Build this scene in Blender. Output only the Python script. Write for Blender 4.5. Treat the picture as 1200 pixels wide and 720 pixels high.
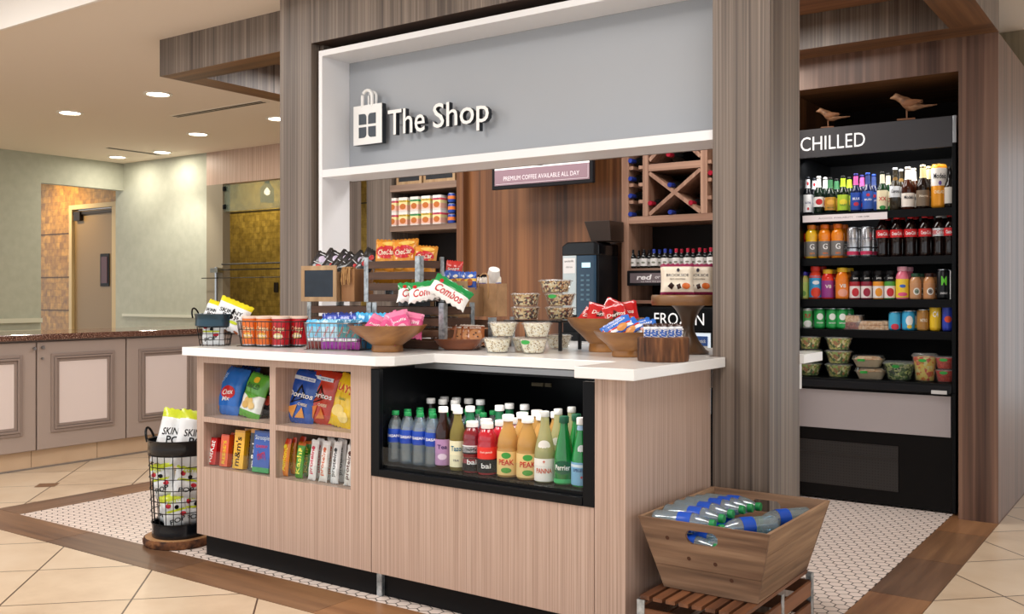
import bpy, bmesh, math, random
from mathutils import Vector, Matrix, noise
for o in list(bpy.data.objects): bpy.data.objects.remove(o)
SC=bpy.context.scene; COL=SC.collection
R=math.radians; PI=math.pi
rnd=random.Random(7)

# ---------------------------------------------------------------- camera, world, lights, exposure
CH=1.2; F=1142.0; CA=.819152; SA=.573576       # camera height, focal length in px (1200 wide), yaw 35 deg
cd=bpy.data.cameras.new('camera'); cam=bpy.data.objects.new('camera',cd); COL.objects.link(cam)
cam.location=(0,0,CH); cam.rotation_euler=(R(90),0,R(35))
cd.sensor_width=36; cd.lens=36*F/1200; cd.shift_y=-15/1200; cd.clip_end=80; cd.clip_start=.05
SC.camera=cam
SC.view_settings.view_transform='Standard'; SC.view_settings.look='None'
SC.view_settings.gamma=1; SC.view_settings.use_curve_mapping=False
SC.view_settings.exposure=0.28
w=bpy.data.worlds.new('world'); SC.world=w; w.use_nodes=True
w.node_tree.nodes['Background'].inputs[0].default_value=(.93,.97,1.0,1)
w.node_tree.nodes['Background'].inputs[1].default_value=1.12
def area(loc,rot,size,power,color=(1,.965,.93),sy=None,spread=None):
    l=bpy.data.lights.new('area_lamp','AREA'); l.energy=power; l.color=color; l.size=size
    if sy: l.shape='RECTANGLE'; l.size_y=sy
    else: l.shape='DISK'
    if spread: l.spread=R(spread)
    o=bpy.data.objects.new('area_lamp',l); COL.objects.link(o); o.location=loc; o.rotation_euler=rot; return o
def spot(loc,to,power,ang=60,blend=.6,color=(1,.88,.74),r=.05):
    l=bpy.data.lights.new('spot_lamp','SPOT'); l.energy=power; l.color=color; l.spot_size=R(ang); l.spot_blend=blend; l.shadow_soft_size=r
    o=bpy.data.objects.new('spot_lamp',l); COL.objects.link(o); o.location=loc
    o.rotation_euler=(Vector(to)-Vector(loc)).to_track_quat('-Z','Y').to_euler(); return o
area((-3.2,1.2,3.02),(0,0,0),1.2,45)                       # unseen area lights added to brighten the floor before the kiosk
area((-.6,2.2,3.02),(0,0,0),1.2,30)
area((-5.6,1.6,3.02),(0,0,0),1.2,35)
area((-2.9,4.75,2.70),(0,0,0),2.6,34,sy=.6)                # hidden area lights added to light the shop behind the portal
area((-4.5,4.75,2.70),(0,0,0),.8,12,sy=.6)
spot((-1.42,5.46,2.74),(-1.42,5.72,2.12),22,34,.9)         # accent lamps on the cooler
spot((-2.1,4.9,2.70),(-2.1,5.6,2.2),14,60,.8)
area((-1.5,5.80,1.99),(R(20),0,0),.8,3,(1,.97,.93),sy=.06)          # area light added to brighten the open cooler's shelves
area((-2.15,2.93,.905),(R(-10),0,0),.8,1.4,(1,.97,.93),sy=.05)         # thin area light inside the counter cooler
spot((-9.0,6.35,2.75),(-9.7,7.05,1.2),60,70,.7,(1,.93,.8))
spot((-12.2,6.5,2.70),(-12.2,7.2,1.9),60,120,.8,(1,.75,.42))  # unseen warm spot added to light the corridor tiles
spot((-9.2,7.4,2.75),(-9.5,8.0,1.7),45,130,.8,(1,.85,.55))

# ---------------------------------------------------------------- helpers
def lin(h):
    h=h.lstrip('#'); h=h if len(h)==6 else ''.join(c*2 for c in h); v=[int(h[i:i+2],16)/255 for i in(0,2,4)]
    return tuple((x/12.92 if x<=.04045 else ((x+.055)/1.055)**2.4) for x in v)+(1,)
MATS={}
def mat(h,rough=.5,metal=0,spec=.5,trans=0,ior=1.45,alpha=1,emit=None,es=0,coat=0,var=0):
    k=(h,rough,metal,spec,trans,ior,alpha,emit,es,coat,var)
    if k in MATS: return MATS[k]
    if sum(lin(h)[:3])<.06 and not metal: spec*=.35
    m=bpy.data.materials.new('paint'); m.use_nodes=True; nt=m.node_tree; b=nt.nodes['Principled BSDF']
    b.inputs['Base Color'].default_value=lin(h); b.inputs['Roughness'].default_value=rough; b.inputs['Metallic'].default_value=metal
    b.inputs['Specular IOR Level'].default_value=spec; b.inputs['Transmission Weight'].default_value=trans; b.inputs['IOR'].default_value=ior
    b.inputs['Alpha'].default_value=alpha; b.inputs['Coat Weight'].default_value=coat
    if emit: b.inputs['Emission Color'].default_value=lin(emit); b.inputs['Emission Strength'].default_value=es
    if var:
        n=node(nt,'ShaderNodeTexNoise'); n.inputs['Scale'].default_value=var; n.inputs['Detail'].default_value=5
        tc=node(nt,'ShaderNodeTexCoord'); nt.links.new(tc.outputs['Object'],n.inputs['Vector'])
        r=ramp(nt,[(.3,tuple(c*.8 for c in lin(h)[:3])),(.7,tuple(min(1,c*1.15) for c in lin(h)[:3]))]); nt.links.new(n.outputs['Fac'],r.inputs[0])
        nt.links.new(r.outputs[0],b.inputs['Base Color'])
    MATS[k]=m; return m
def node(nt,t): return nt.nodes.new(t)
def ramp(nt,st,const=False):
    r=node(nt,'ShaderNodeValToRGB'); e=r.color_ramp.elements
    if const: r.color_ramp.interpolation='CONSTANT'
    while len(e)<len(st): e.new(.5)
    for i,(p,c) in enumerate(st): e[i].position=p; e[i].color=tuple(c[:3])+(1,)
    return r
def wood(c1,c2,c3,grain='Z',s=38,rough=.42,long=1.0,bump=.0,mix=.45):
    k=('w',c1,c2,c3,grain,s,rough,long,bump,mix)
    if k in MATS: return MATS[k]
    m=bpy.data.materials.new('wood'); m.use_nodes=True; nt=m.node_tree; L=nt.links.new; b=nt.nodes['Principled BSDF']
    tc=node(nt,'ShaderNodeTexCoord')
    def nz(sc,lg,det):
        mp=node(nt,'ShaderNodeMapping'); L(tc.outputs['Object'],mp.inputs[0])
        v=[sc]*3; v['XYZ'.index(grain)]=lg; mp.inputs['Scale'].default_value=v
        n=node(nt,'ShaderNodeTexNoise'); n.inputs['Scale'].default_value=1; n.inputs['Detail'].default_value=det; L(mp.outputs[0],n.inputs['Vector']); return n
    a=nz(s,long,4); bb=nz(s*.22,long*.35,3)
    r=ramp(nt,[(.3,lin(c1)),(.5,lin(c2)),(.7,lin(c3))]); L(a.outputs['Fac'],r.inputs[0])
    r2=ramp(nt,[(.34,lin(c1)),(.66,lin(c3))]); L(bb.outputs['Fac'],r2.inputs[0])
    mx=node(nt,'ShaderNodeMixRGB'); mx.inputs[0].default_value=mix; L(r.outputs[0],mx.inputs[1]); L(r2.outputs[0],mx.inputs[2])
    L(mx.outputs[0],b.inputs['Base Color']); b.inputs['Roughness'].default_value=rough
    if bump:
        bp=node(nt,'ShaderNodeBump'); bp.inputs['Strength'].default_value=bump; bp.inputs['Distance'].default_value=.004; L(a.outputs['Fac'],bp.inputs['Height']); L(bp.outputs[0],b.inputs['Normal'])
    MATS[k]=m; return m
def speck(cols,scale=60,rough=.4,bump=.3,detail=2,vor=False,metal=0,dist=.004):
    k=('s',tuple(cols),scale,rough,vor,metal)
    if k in MATS: return MATS[k]
    m=bpy.data.materials.new('speckle'); m.use_nodes=True; nt=m.node_tree; L=nt.links.new; b=nt.nodes['Principled BSDF']
    tc=node(nt,'ShaderNodeTexCoord')
    if vor:
        n=node(nt,'ShaderNodeTexVoronoi'); n.inputs['Scale'].default_value=scale; L(tc.outputs['Object'],n.inputs['Vector'])
        sp=node(nt,'ShaderNodeSeparateColor'); L(n.outputs['Color'],sp.inputs[0]); f=sp.outputs[0]; hgt=n.outputs['Distance']
    else:
        n=node(nt,'ShaderNodeTexNoise'); n.inputs['Scale'].default_value=scale; n.inputs['Detail'].default_value=detail; L(tc.outputs['Object'],n.inputs['Vector']); f=n.outputs['Fac']; hgt=f
    N=len(cols); lo,hi=(0,1) if vor else (.3,.7)
    r=ramp(nt,[(lo+(hi-lo)*i/(N if vor else max(1,N-1)),lin(c)) for i,c in enumerate(cols)],vor); L(f,r.inputs[0])
    L(r.outputs[0],b.inputs['Base Color']); b.inputs['Roughness'].default_value=rough; b.inputs['Metallic'].default_value=metal
    if bump:
        bp=node(nt,'ShaderNodeBump'); bp.inputs['Strength'].default_value=bump; bp.inputs['Distance'].default_value=dist; L(hgt,bp.inputs['Height']); L(bp.outputs[0],b.inputs['Normal'])
    MATS[k]=m; return m
def bands(st,rough=.3,axis=2,slant=0):
    """printed colour bands along the height of a pack: [(fraction from the bottom, colour)]"""
    k=('b',tuple(st),rough,axis,slant)
    if k in MATS: return MATS[k]
    m=bpy.data.materials.new('printed'); m.use_nodes=True; nt=m.node_tree; L=nt.links.new; b=nt.nodes['Principled BSDF']
    tc=node(nt,'ShaderNodeTexCoord'); sp=node(nt,'ShaderNodeSeparateXYZ'); L(tc.outputs['Generated'],sp.inputs[0]); f=sp.outputs[axis]
    if slant:
        ma=node(nt,'ShaderNodeMath'); ma.operation='MULTIPLY_ADD'; L(sp.outputs[0],ma.inputs[0]); ma.inputs[1].default_value=slant; L(f,ma.inputs[2]); f=ma.outputs[0]
    r=ramp(nt,[(p,lin(c)) for p,c in st],True); L(f,r.inputs[0]); L(r.outputs[0],b.inputs['Base Color'])
    b.inputs['Roughness'].default_value=rough; b.inputs['Coat Weight'].default_value=.3
    MATS[k]=m; return m

class MB:
    def __init__(s): s.v=[]; s.f=[]; s.m=[]; s.M=Matrix()
    def add(s,vs,fs,mi=0):
        n=len(s.v); s.v+= [tuple(s.M@Vector(v)) for v in vs]
        for i,f in enumerate(fs): s.f.append(tuple(n+a for a in f)); s.m.append(mi if isinstance(mi,int) else mi[i])
        return s
    def box(s,x0,x1,y0,y1,z0,z1,mi=0,und=None):
        vs=[(x,y,z) for z in(z0,z1) for y in(y0,y1) for x in(x0,x1)]
        fs=[(0,2,3,1),(4,5,7,6),(0,1,5,4),(2,6,7,3),(0,4,6,2),(1,3,7,5)]
        return s.add(vs,fs,mi if und is None else [und,mi,mi,mi,mi,mi])
    def poly(s,pts,z0,z1,mi=0):            # prism over an XY outline
        n=len(pts); vs=[(x,y,z0) for x,y in pts]+[(x,y,z1) for x,y in pts]
        fs=[tuple(range(n-1,-1,-1)),tuple(range(n,2*n))]+[(i,(i+1)%n,n+(i+1)%n,n+i) for i in range(n)]
        return s.add(vs,fs,mi)
    def slab(s,pts,y0,y1,mi=0):            # prism over an XZ outline
        n=len(pts); vs=[(x,y0,z) for x,z in pts]+[(x,y1,z) for x,z in pts]
        fs=[tuple(range(n)),tuple(range(2*n-1,n-1,-1))]+[(i,n+i,n+(i+1)%n,(i+1)%n) for i in range(n)]
        return s.add(vs,fs,mi)
    def lathe(s,prof,seg=24,c=(0,0,0),mi=0,fn=None):
        vs=[];n=len(prof)
        for i,(r,z) in enumerate(prof):
            for k in range(seg):
                a=2*PI*k/seg; q=r if fn is None else fn(r,z,a)
                vs.append((c[0]+q*math.cos(a),c[1]+q*math.sin(a),c[2]+z))
        fs=[(i*seg+k,i*seg+(k+1)%seg,(i+1)*seg+(k+1)%seg,(i+1)*seg+k) for i in range(n-1) for k in range(seg)]
        return s.add(vs,fs,mi)
    def tube(s,pts,r,seg=6,mi=0,closed=False):
        P=[Vector(p) for p in pts]; n=len(P); vs=[]
        for i in range(n):
            d=(P[(i+1)%n]-P[i-1]) if closed else (P[min(i+1,n-1)]-P[max(i-1,0)])
            d=d.normalized() if d.length>1e-9 else Vector((0,0,1))
            a=d.cross(Vector((0,0,1)) if abs(d.z)<.9 else Vector((1,0,0))).normalized(); b=d.cross(a)
            for k in range(seg):
                t=2*PI*k/seg; vs.append(tuple(P[i]+a*(r*math.cos(t))+b*(r*math.sin(t))))
        m=n if closed else n-1
        fs=[(i*seg+k,((i+1)%n)*seg+k,((i+1)%n)*seg+(k+1)%seg,i*seg+(k+1)%seg) for i in range(m) for k in range(seg)]
        if not closed: fs+=[tuple(range(seg)),tuple(range(n*seg-1,(n-1)*seg-1,-1))]
        return s.add(vs,fs,mi)
    def ring(s,c,r,tr,seg=28,mi=0,flat=1):
        return s.tube([(c[0]+r*math.cos(2*PI*k/seg),c[1]+r*flat*math.sin(2*PI*k/seg),c[2]) for k in range(seg)],tr,6,mi,True)
    def build(s,name,ms,parent=None,bevel=0,smooth=False,loc=None,ang=40):
        me=bpy.data.meshes.new(name); me.from_pydata(s.v,[],s.f)
        for m in (ms if isinstance(ms,(list,tuple)) else [ms]): me.materials.append(m)
        me.polygons.foreach_set('material_index',s.m)
        bm=bmesh.new(); bm.from_mesh(me); bmesh.ops.recalc_face_normals(bm,faces=bm.faces)
        if smooth:
            for f in bm.faces: f.smooth=True
            for e in bm.edges:
                if len(e.link_faces)==2 and e.calc_face_angle(0)>R(ang): e.smooth=False
        bm.to_mesh(me); bm.free(); me.update()
        o=bpy.data.objects.new(name,me); COL.objects.link(o)
        if parent: o.parent=parent
        if loc: o.location=loc
        if bevel:
            b=o.modifiers.new('bevel','BEVEL'); b.width=bevel; b.segments=2; b.limit_method='ANGLE'; b.angle_limit=R(35)
        return o
def tag(o,label=None,cat=None,group=None,kind=None):
    if label: o['label']=label
    if cat: o['category']=cat
    if group: o['group']=group
    if kind: o['kind']=kind
    return o
def thing(name,label,cat,loc=(0,0,0),rz=0,group=None,rot=None):
    o=bpy.data.objects.new(name,None); COL.objects.link(o); o.empty_display_size=.05
    o.location=loc; o.rotation_euler=rot or (0,0,rz); return tag(o,label,cat,group)
def struct(name,mb,m,bevel=0,smooth=False): return tag(mb.build(name,m,None,bevel,smooth),kind='structure')
def kids(o): return CH_.get(o.name,[])
def clone(o,loc=None,rz=None,label=None,group=None,rot=None,parent=None,scale=None):
    c=o.copy(); COL.objects.link(c); c.parent=parent
    for ch in [x for x in bpy.data.objects if x.parent==o]: clone(ch,parent=c)
    if loc is not None: c.location=loc
    if rz is not None: c.rotation_euler=(0,0,rz)
    if rot is not None: c.rotation_euler=rot
    if scale: c.scale=scale
    if label: c['label']=label
    if group: c['group']=group
    return c
USED=set()
def place(proto,loc,rz=0,label=None,group=None,rot=None,scale=None):
    """first use moves the prototype, later uses copy it"""
    if proto.name not in USED:
        USED.add(proto.name); proto.location=loc; proto.rotation_euler=rot or (0,0,rz)
        if scale: proto.scale=scale
        if label: proto['label']=label
        if group: proto['group']=group
        return proto
    return clone(proto,loc,rz if rot is None else None,label,group,rot,None,scale)
ORD=['first','second','third','fourth','fifth','sixth','seventh','eighth','ninth','tenth','eleventh','twelfth','thirteenth','fourteenth','fifteenth']
def gp(px,py,Z=None,Y=None,X=None):
    """measured point of the place: where the sight line of the survey photo meets a plane"""
    a=(px-600)/F; b=(345-py)/F; vx=CA*a-SA; vy=SA*a+CA
    t=(X/vx if X is not None else Y/vy if Y is not None else (Z-CH)/b)
    return Vector((t*vx,t*vy,CH+t*b))
def stand(px,py,r,Z):
    p=gp(px,py,Z=Z); d=Vector((p.x,p.y,0)).normalized(); return p+d*r

TXT={}
def textdata(s,bold=0,res=3):
    k=(s,bold,res)
    if k in TXT: return TXT[k]
    cu=bpy.data.curves.new('t','FONT'); cu.body=s; cu.align_x='CENTER'; cu.align_y='CENTER'; cu.size=1; cu.resolution_u=res; cu.offset=bold; cu.fill_mode='FRONT'
    o=bpy.data.objects.new('t',cu); COL.objects.link(o)
    me=bpy.data.meshes.new_from_object(o.evaluated_get(bpy.context.evaluated_depsgraph_get()))
    bpy.data.objects.remove(o)
    bm=bmesh.new(); bm.from_mesh(me); bmesh.ops.remove_doubles(bm,verts=bm.verts,dist=.0005)
    vs=[tuple(v.co) for v in bm.verts]; fs=[tuple(v.index for v in f.verts) for f in bm.faces]; bm.free()
    bpy.data.meshes.remove(me); bpy.data.curves.remove(cu)
    x0=min(v[0] for v in vs); x1=max(v[0] for v in vs); y0=min(v[1] for v in vs); y1=max(v[1] for v in vs)
    vs=[((v[0]-(x0+x1)/2)/(x1-x0),(v[1]-(y0+y1)/2)/(y1-y0)) for v in vs]
    TXT[k]=(vs,fs,(x1-x0)/(y1-y0)); return TXT[k]
def lettering(mb,s,cx,cz,W,H=None,fn=None,rot=0,shear=0,mi=0,bold=0,thick=0):
    """flat letters laid on a surface: fn(x,z)->(X,Y,Z); default is the XZ plane"""
    vs,fs,asp=textdata(s,bold); H=H or W/asp; out=[]; back=[]
    cr,sr=math.cos(rot),math.sin(rot)
    for x,y in vs:
        x=x*W+shear*y*H; y=y*H; X=cx+x*cr-y*sr; Z=cz+x*sr+y*cr
        out.append(fn(X,Z) if fn else (X,0,Z))
        if thick: back.append((X,thick,Z))
    mb.add(out,fs,mi)
    if thick:
        from collections import Counter
        ec={}
        for f in fs:
            for i in range(len(f)):
                a,b=f[i],f[(i+1)%len(f)]; k=(min(a,b),max(a,b)); ec.setdefault(k,[]).append((a,b))
        n=len(vs); mb.add(out+back,[(e[0][0],e[0][1],n+e[0][1],n+e[0][0]) for e in ec.values() if len(e)==1]+[tuple(n+i for i in reversed(f)) for f in fs],mi+1)
    return mb
def disc(mb,cx,cz,rx,rz,fn=None,mi=0,rings=3,seg=18,rot=0):
    vs=[(cx,cz)]
    for i in range(1,rings+1):
        for k in range(seg):
            a=2*PI*k/seg; x=rx*math.cos(a)*i/rings; z=rz*math.sin(a)*i/rings
            vs.append((cx+x*math.cos(rot)-z*math.sin(rot),cz+x*math.sin(rot)+z*math.cos(rot)))
    fs=[(0,1+k,1+(k+1)%seg) for k in range(seg)]
    for i in range(rings-1):
        for k in range(seg): a=1+i*seg+k;b=1+i*seg+(k+1)%seg; fs.append((a,a+seg,b+seg,b))
    return mb.add([fn(x,z) if fn else (x,0,z) for x,z in vs],fs,mi)
def patch(mb,x0,x1,z0,z1,fn=None,mi=0,n=6,shear=0):
    vs=[(x0+(x1-x0)*i/n+shear*(j/n-.5)*(z1-z0),z0+(z1-z0)*j/n) for j in range(n+1) for i in range(n+1)]
    fs=[(j*(n+1)+i,j*(n+1)+i+1,(j+1)*(n+1)+i+1,(j+1)*(n+1)+i) for j in range(n) for i in range(n)]
    return mb.add([fn(x,z) if fn else (x,0,z) for x,z in vs],fs,mi)
def star(mb,cx,cz,pts,fn=None,mi=0,k=4):
    n=len(pts); C=(cx,cz); P=[(cx+x,cz+z) for x,z in pts]
    for i in range(n):
        A,B=P[i],P[(i+1)%n]; vs=[];ix={}
        for a in range(k+1):
            for b in range(k+1-a):
                c=k-a-b; ix[a,b]=len(vs); x=(C[0]*c+A[0]*a+B[0]*b)/k; z=(C[1]*c+A[1]*a+B[1]*b)/k; vs.append(fn(x,z) if fn else (x,0,z))
        fs=[]
        for a in range(k):
            for b in range(k-a):
                fs.append((ix[a,b],ix[a+1,b],ix[a,b+1]))
                if a+b<k-1: fs.append((ix[a+1,b],ix[a+1,b+1],ix[a,b+1]))
        mb.add(vs,fs,mi)
    return mb

# ---------------------------------------------------------------- shared materials
WAL=wood('#3d332e','#675a51','#958679','Z',110,.4,.6,0,.45)           # grey walnut laminate
WALw=wood('#2c170c','#6a3e23','#9c683f','Z',34,.4,.6,0,.5)          # warm walnut
WALx=wood('#402a1c','#6f4a30','#8e6845','X',36,.45,1.2)        # soffit grain along X
WALy=wood('#402a1c','#6f4a30','#8e6845','Y',36,.45,1.2)
LAM=wood('#a08576','#bb9f8f','#cdb3a4','Z',210,.45,1.2,0,.1)           # pale oak laminate
LAMd=wood('#6d5850','#8d7568','#a28a7b','Z',95,.5,2.2)
WHITE=mat('#ececee',.35); QUARTZ=mat('#f2f1f0',.16,spec=.6)
BLACK=mat('#0b0b0d',.3); BLK2=mat('#161619',.5); GREYP=mat('#a3a7ad',.45)
STEEL=mat('#b9bcc0',.28,1); GALV=speck(('#7f858a','#a9b0b4','#c6ccd0'),45,.4,.1,2,False,.7)
def clear(tint,k=.04,diff=0):
    m=bpy.data.materials.new('clear_plastic'); m.use_nodes=True; nt=m.node_tree; L=nt.links.new
    for n in list(nt.nodes): nt.nodes.remove(n)
    o=node(nt,'ShaderNodeOutputMaterial'); t=node(nt,'ShaderNodeBsdfTransparent'); t.inputs[0].default_value=lin(tint)
    g=node(nt,'ShaderNodeBsdfGlossy'); g.inputs['Roughness'].default_value=.06
    lw=node(nt,'ShaderNodeLayerWeight'); lw.inputs['Blend'].default_value=.15
    ma=node(nt,'ShaderNodeMath'); ma.operation='MULTIPLY_ADD'; L(lw.outputs['Fresnel'],ma.inputs[0]); ma.inputs[1].default_value=.35; ma.inputs[2].default_value=k
    mx=node(nt,'ShaderNodeMixShader'); L(ma.outputs[0],mx.inputs[0]); L(t.outputs[0],mx.inputs[1]); L(g.outputs[0],mx.inputs[2])
    if diff:
        d=node(nt,'ShaderNodeBsdfDiffuse'); d.inputs[0].default_value=lin('#f4f6f6'); m2=node(nt,'ShaderNodeMixShader'); m2.inputs[0].default_value=diff
        L(mx.outputs[0],m2.inputs[1]); L(d.outputs[0],m2.inputs[2]); mx=m2
    L(mx.outputs[0],o.inputs[0]); return m
CLEAR=clear('#fafcfc',.02); CLEAR2=clear('#fbfdfc',.05,.06)
# ================================================================ SETTING
# floor: diagonal stone tiles (two laid fields), hexagon mosaic, walnut border
def tile_mat(a0,b0,pa,pb):
    m=bpy.data.materials.new('stone_tile'); m.use_nodes=True; nt=m.node_tree; L=nt.links.new; b=nt.nodes['Principled BSDF']
    g=node(nt,'ShaderNodeNewGeometry'); sp=node(nt,'ShaderNodeSeparateXYZ'); L(g.outputs['Position'],sp.inputs[0])
    def M(op,x,y=None,z=None):
        n=node(nt,'ShaderNodeMath'); n.operation=op
        for i,q in enumerate((x,y,z)):
            if q is None: continue
            if isinstance(q,(int,float)): n.inputs[i].default_value=q
            else: L(q,n.inputs[i])
        return n.outputs[0]
    X,Y=sp.outputs[0],sp.outputs[1]
    ua=M('DIVIDE',M('SUBTRACT',M('ADD',X,Y),a0),pa); ub=M('DIVIDE',M('SUBTRACT',M('SUBTRACT',Y,X),b0),pb)
    da=M('ABSOLUTE',M('SUBTRACT',M('FRACT',M('ADD',ua,.5)),.5)); db=M('ABSOLUTE',M('SUBTRACT',M('FRACT',M('ADD',ub,.5)),.5))
    grout=M('LESS_THAN',M('MINIMUM',da,db),.0075)
    cell=node(nt,'ShaderNodeCombineXYZ'); L(M('FLOOR',ua),cell.inputs[0]); L(M('FLOOR',ub),cell.inputs[1])
    wn=node(nt,'ShaderNodeTexWhiteNoise'); L(cell.outputs[0],wn.inputs['Vector'])
    nz=node(nt,'ShaderNodeTexNoise'); nz.inputs['Scale'].default_value=3.5; nz.inputs['Detail'].default_value=6; nz.inputs['Roughness'].default_value=.6; L(g.outputs['Position'],nz.inputs['Vector'])
    f=M('MULTIPLY_ADD',wn.outputs['Value'],.25,M('MULTIPLY',nz.outputs['Fac'],.8))
    r=ramp(nt,[(.25,lin('#c0a88d')),(.5,lin('#d2bca1')),(.8,lin('#dccab2'))]); L(f,r.inputs[0])
    mx=node(nt,'ShaderNodeMixRGB'); L(grout,mx.inputs[0]); L(r.outputs[0],mx.inputs[1]); mx.inputs[2].default_value=lin('#4a3424')
    L(mx.outputs[0],b.inputs['Base Color']); b.inputs['Roughness'].default_value=.3
    return m
FX0,FX1,FY0=-5.48,-.835,2.57; IX0,IX1,IY0=-5.24,-1.078,2.81
fl=MB()
for (x0,x1,y0,y1,mi) in [(-14,FX0,-3,12,0),(FX0,-1.5,-3,FY0,0),(-1.5,FX1,-3,FY0,1),(FX1,6,-3,12,1),(FX0,FX1,6.6,12,0)]:
    fl.box(x0,x1,y0,y1,-.12,0,mi)
struct('floor',fl,[tile_mat(-1.14,5.70,.687,.704),tile_mat(-1.14,4.905,.687,.672)])
def hexmat():
    m=bpy.data.materials.new('hex_mosaic'); m.use_nodes=True; nt=m.node_tree; L=nt.links.new; b=nt.nodes['Principled BSDF']
    g=node(nt,'ShaderNodeNewGeometry'); s=.054
    def V(op,x,y=None):
        n=node(nt,'ShaderNodeVectorMath'); n.operation=op
        for i,q in enumerate((x,y)):
            if q is None: continue
            if isinstance(q,tuple): n.inputs[i].default_value=q
            else: L(q,n.inputs[i])
        return n
    p=V('SCALE',g.outputs['Position']); p.inputs['Scale'].default_value=1/s
    p=V('ADD',p.outputs[0],(400,400*1.7320508,0)); p=V('MULTIPLY',p.outputs[0],(1,1,0))
    S=(1,1.7320508,1)
    a=V('SUBTRACT',V('MODULO',p.outputs[0],S).outputs[0],(.5,.8660254,0))
    c=V('SUBTRACT',V('MODULO',V('ADD',p.outputs[0],(.5,.8660254,0)).outputs[0],S).outputs[0],(.5,.8660254,0))
    la=V('LENGTH',V('MULTIPLY',a.outputs[0],(1,1,0)).outputs[0]); lc=V('LENGTH',V('MULTIPLY',c.outputs[0],(1,1,0)).outputs[0])
    lt=node(nt,'ShaderNodeMath'); lt.operation='LESS_THAN'; L(la.outputs['Value'],lt.inputs[0]); L(lc.outputs['Value'],lt.inputs[1])
    mx=node(nt,'ShaderNodeMix'); mx.data_type='VECTOR'; L(lt.outputs[0],mx.inputs[0]); L(c.outputs[0],mx.inputs[4]); L(a.outputs[0],mx.inputs[5])
    ab=V('ABSOLUTE',mx.outputs[1]); d2=V('DOT_PRODUCT',ab.outputs[0],(.5,.8660254,0)); sx=node(nt,'ShaderNodeSeparateXYZ'); L(ab.outputs[0],sx.inputs[0])
    mm=node(nt,'ShaderNodeMath'); mm.operation='MAXIMUM'; L(sx.outputs[0],mm.inputs[0]); L(d2.outputs['Value'],mm.inputs[1])
    gt=node(nt,'ShaderNodeMath'); gt.operation='GREATER_THAN'; L(mm.outputs[0],gt.inputs[0]); gt.inputs[1].default_value=.455
    co=node(nt,'ShaderNodeMixRGB'); L(gt.outputs[0],co.inputs[0]); co.inputs[1].default_value=lin('#e9dad1'); co.inputs[2].default_value=lin('#3a302c')
    L(co.outputs[0],b.inputs['Base Color']); b.inputs['Roughness'].default_value=.32
    return m
struct('floor_mosaic',MB().box(IX0,IX1,IY0,6.6,-.12,0),hexmat())
PLK=[wood(*c,g,22,.35,1.6,0,.5) for g in 'XY' for c in (('#553a28','#7a573d','#96714f'),('#4b3424','#6b4d38','#86664d'),('#6a452c','#8d6342','#a57a54'))]
bd=MB()
x=FX0; i=0
while x<FX1-.001:
    x1=min(x+.92,FX1); bd.box(x+.001,x1-.001,FY0+.002,IY0-.002,-.12,.001,[0,1,0,2][i%4]); x=x1; i+=1
for k,(a,b_) in enumerate([(FX0,IX0),(IX1,FX1)]):
    y=IY0; i=0
    while y<6.6:
        y1=min(y+.62,6.6); bd.box(a+.002,b_-.002,y+.001,y1-.001,-.12,.001,[4,3,5][(i+k)%3]); y=y1; i+=1
bd.box(FX0,FX1,FY0,6.6,-.12,-.004,6)
struct('trim_1',bd,PLK+[mat('#3a2a20',.6)])
d=MB(); d.add([(-5.9+x,3.337+y,.0015) for x,y in((-.085,0),(0,-.085),(.085,0),(0,.085))],[(0,1,2,3)]); struct('trim_2',d,mat('#7d5b40',.35))
# ceiling: lower plane beyond Y 3.05, raised cove nearer the viewer
CEIL=mat('#f0e4d6',.8); CEIL2=mat('#efe4d6',.8)
struct('ceiling',MB().box(-14,6,3.05,12,2.8,2.9).box(-14,6,3.03,3.05,2.79,3.2,1),[CEIL,mat('#f3eee8',.7)])
struct('ceiling_raised',MB().box(-14,6,-3,3.03,3.2,3.3),CEIL2)
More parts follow.
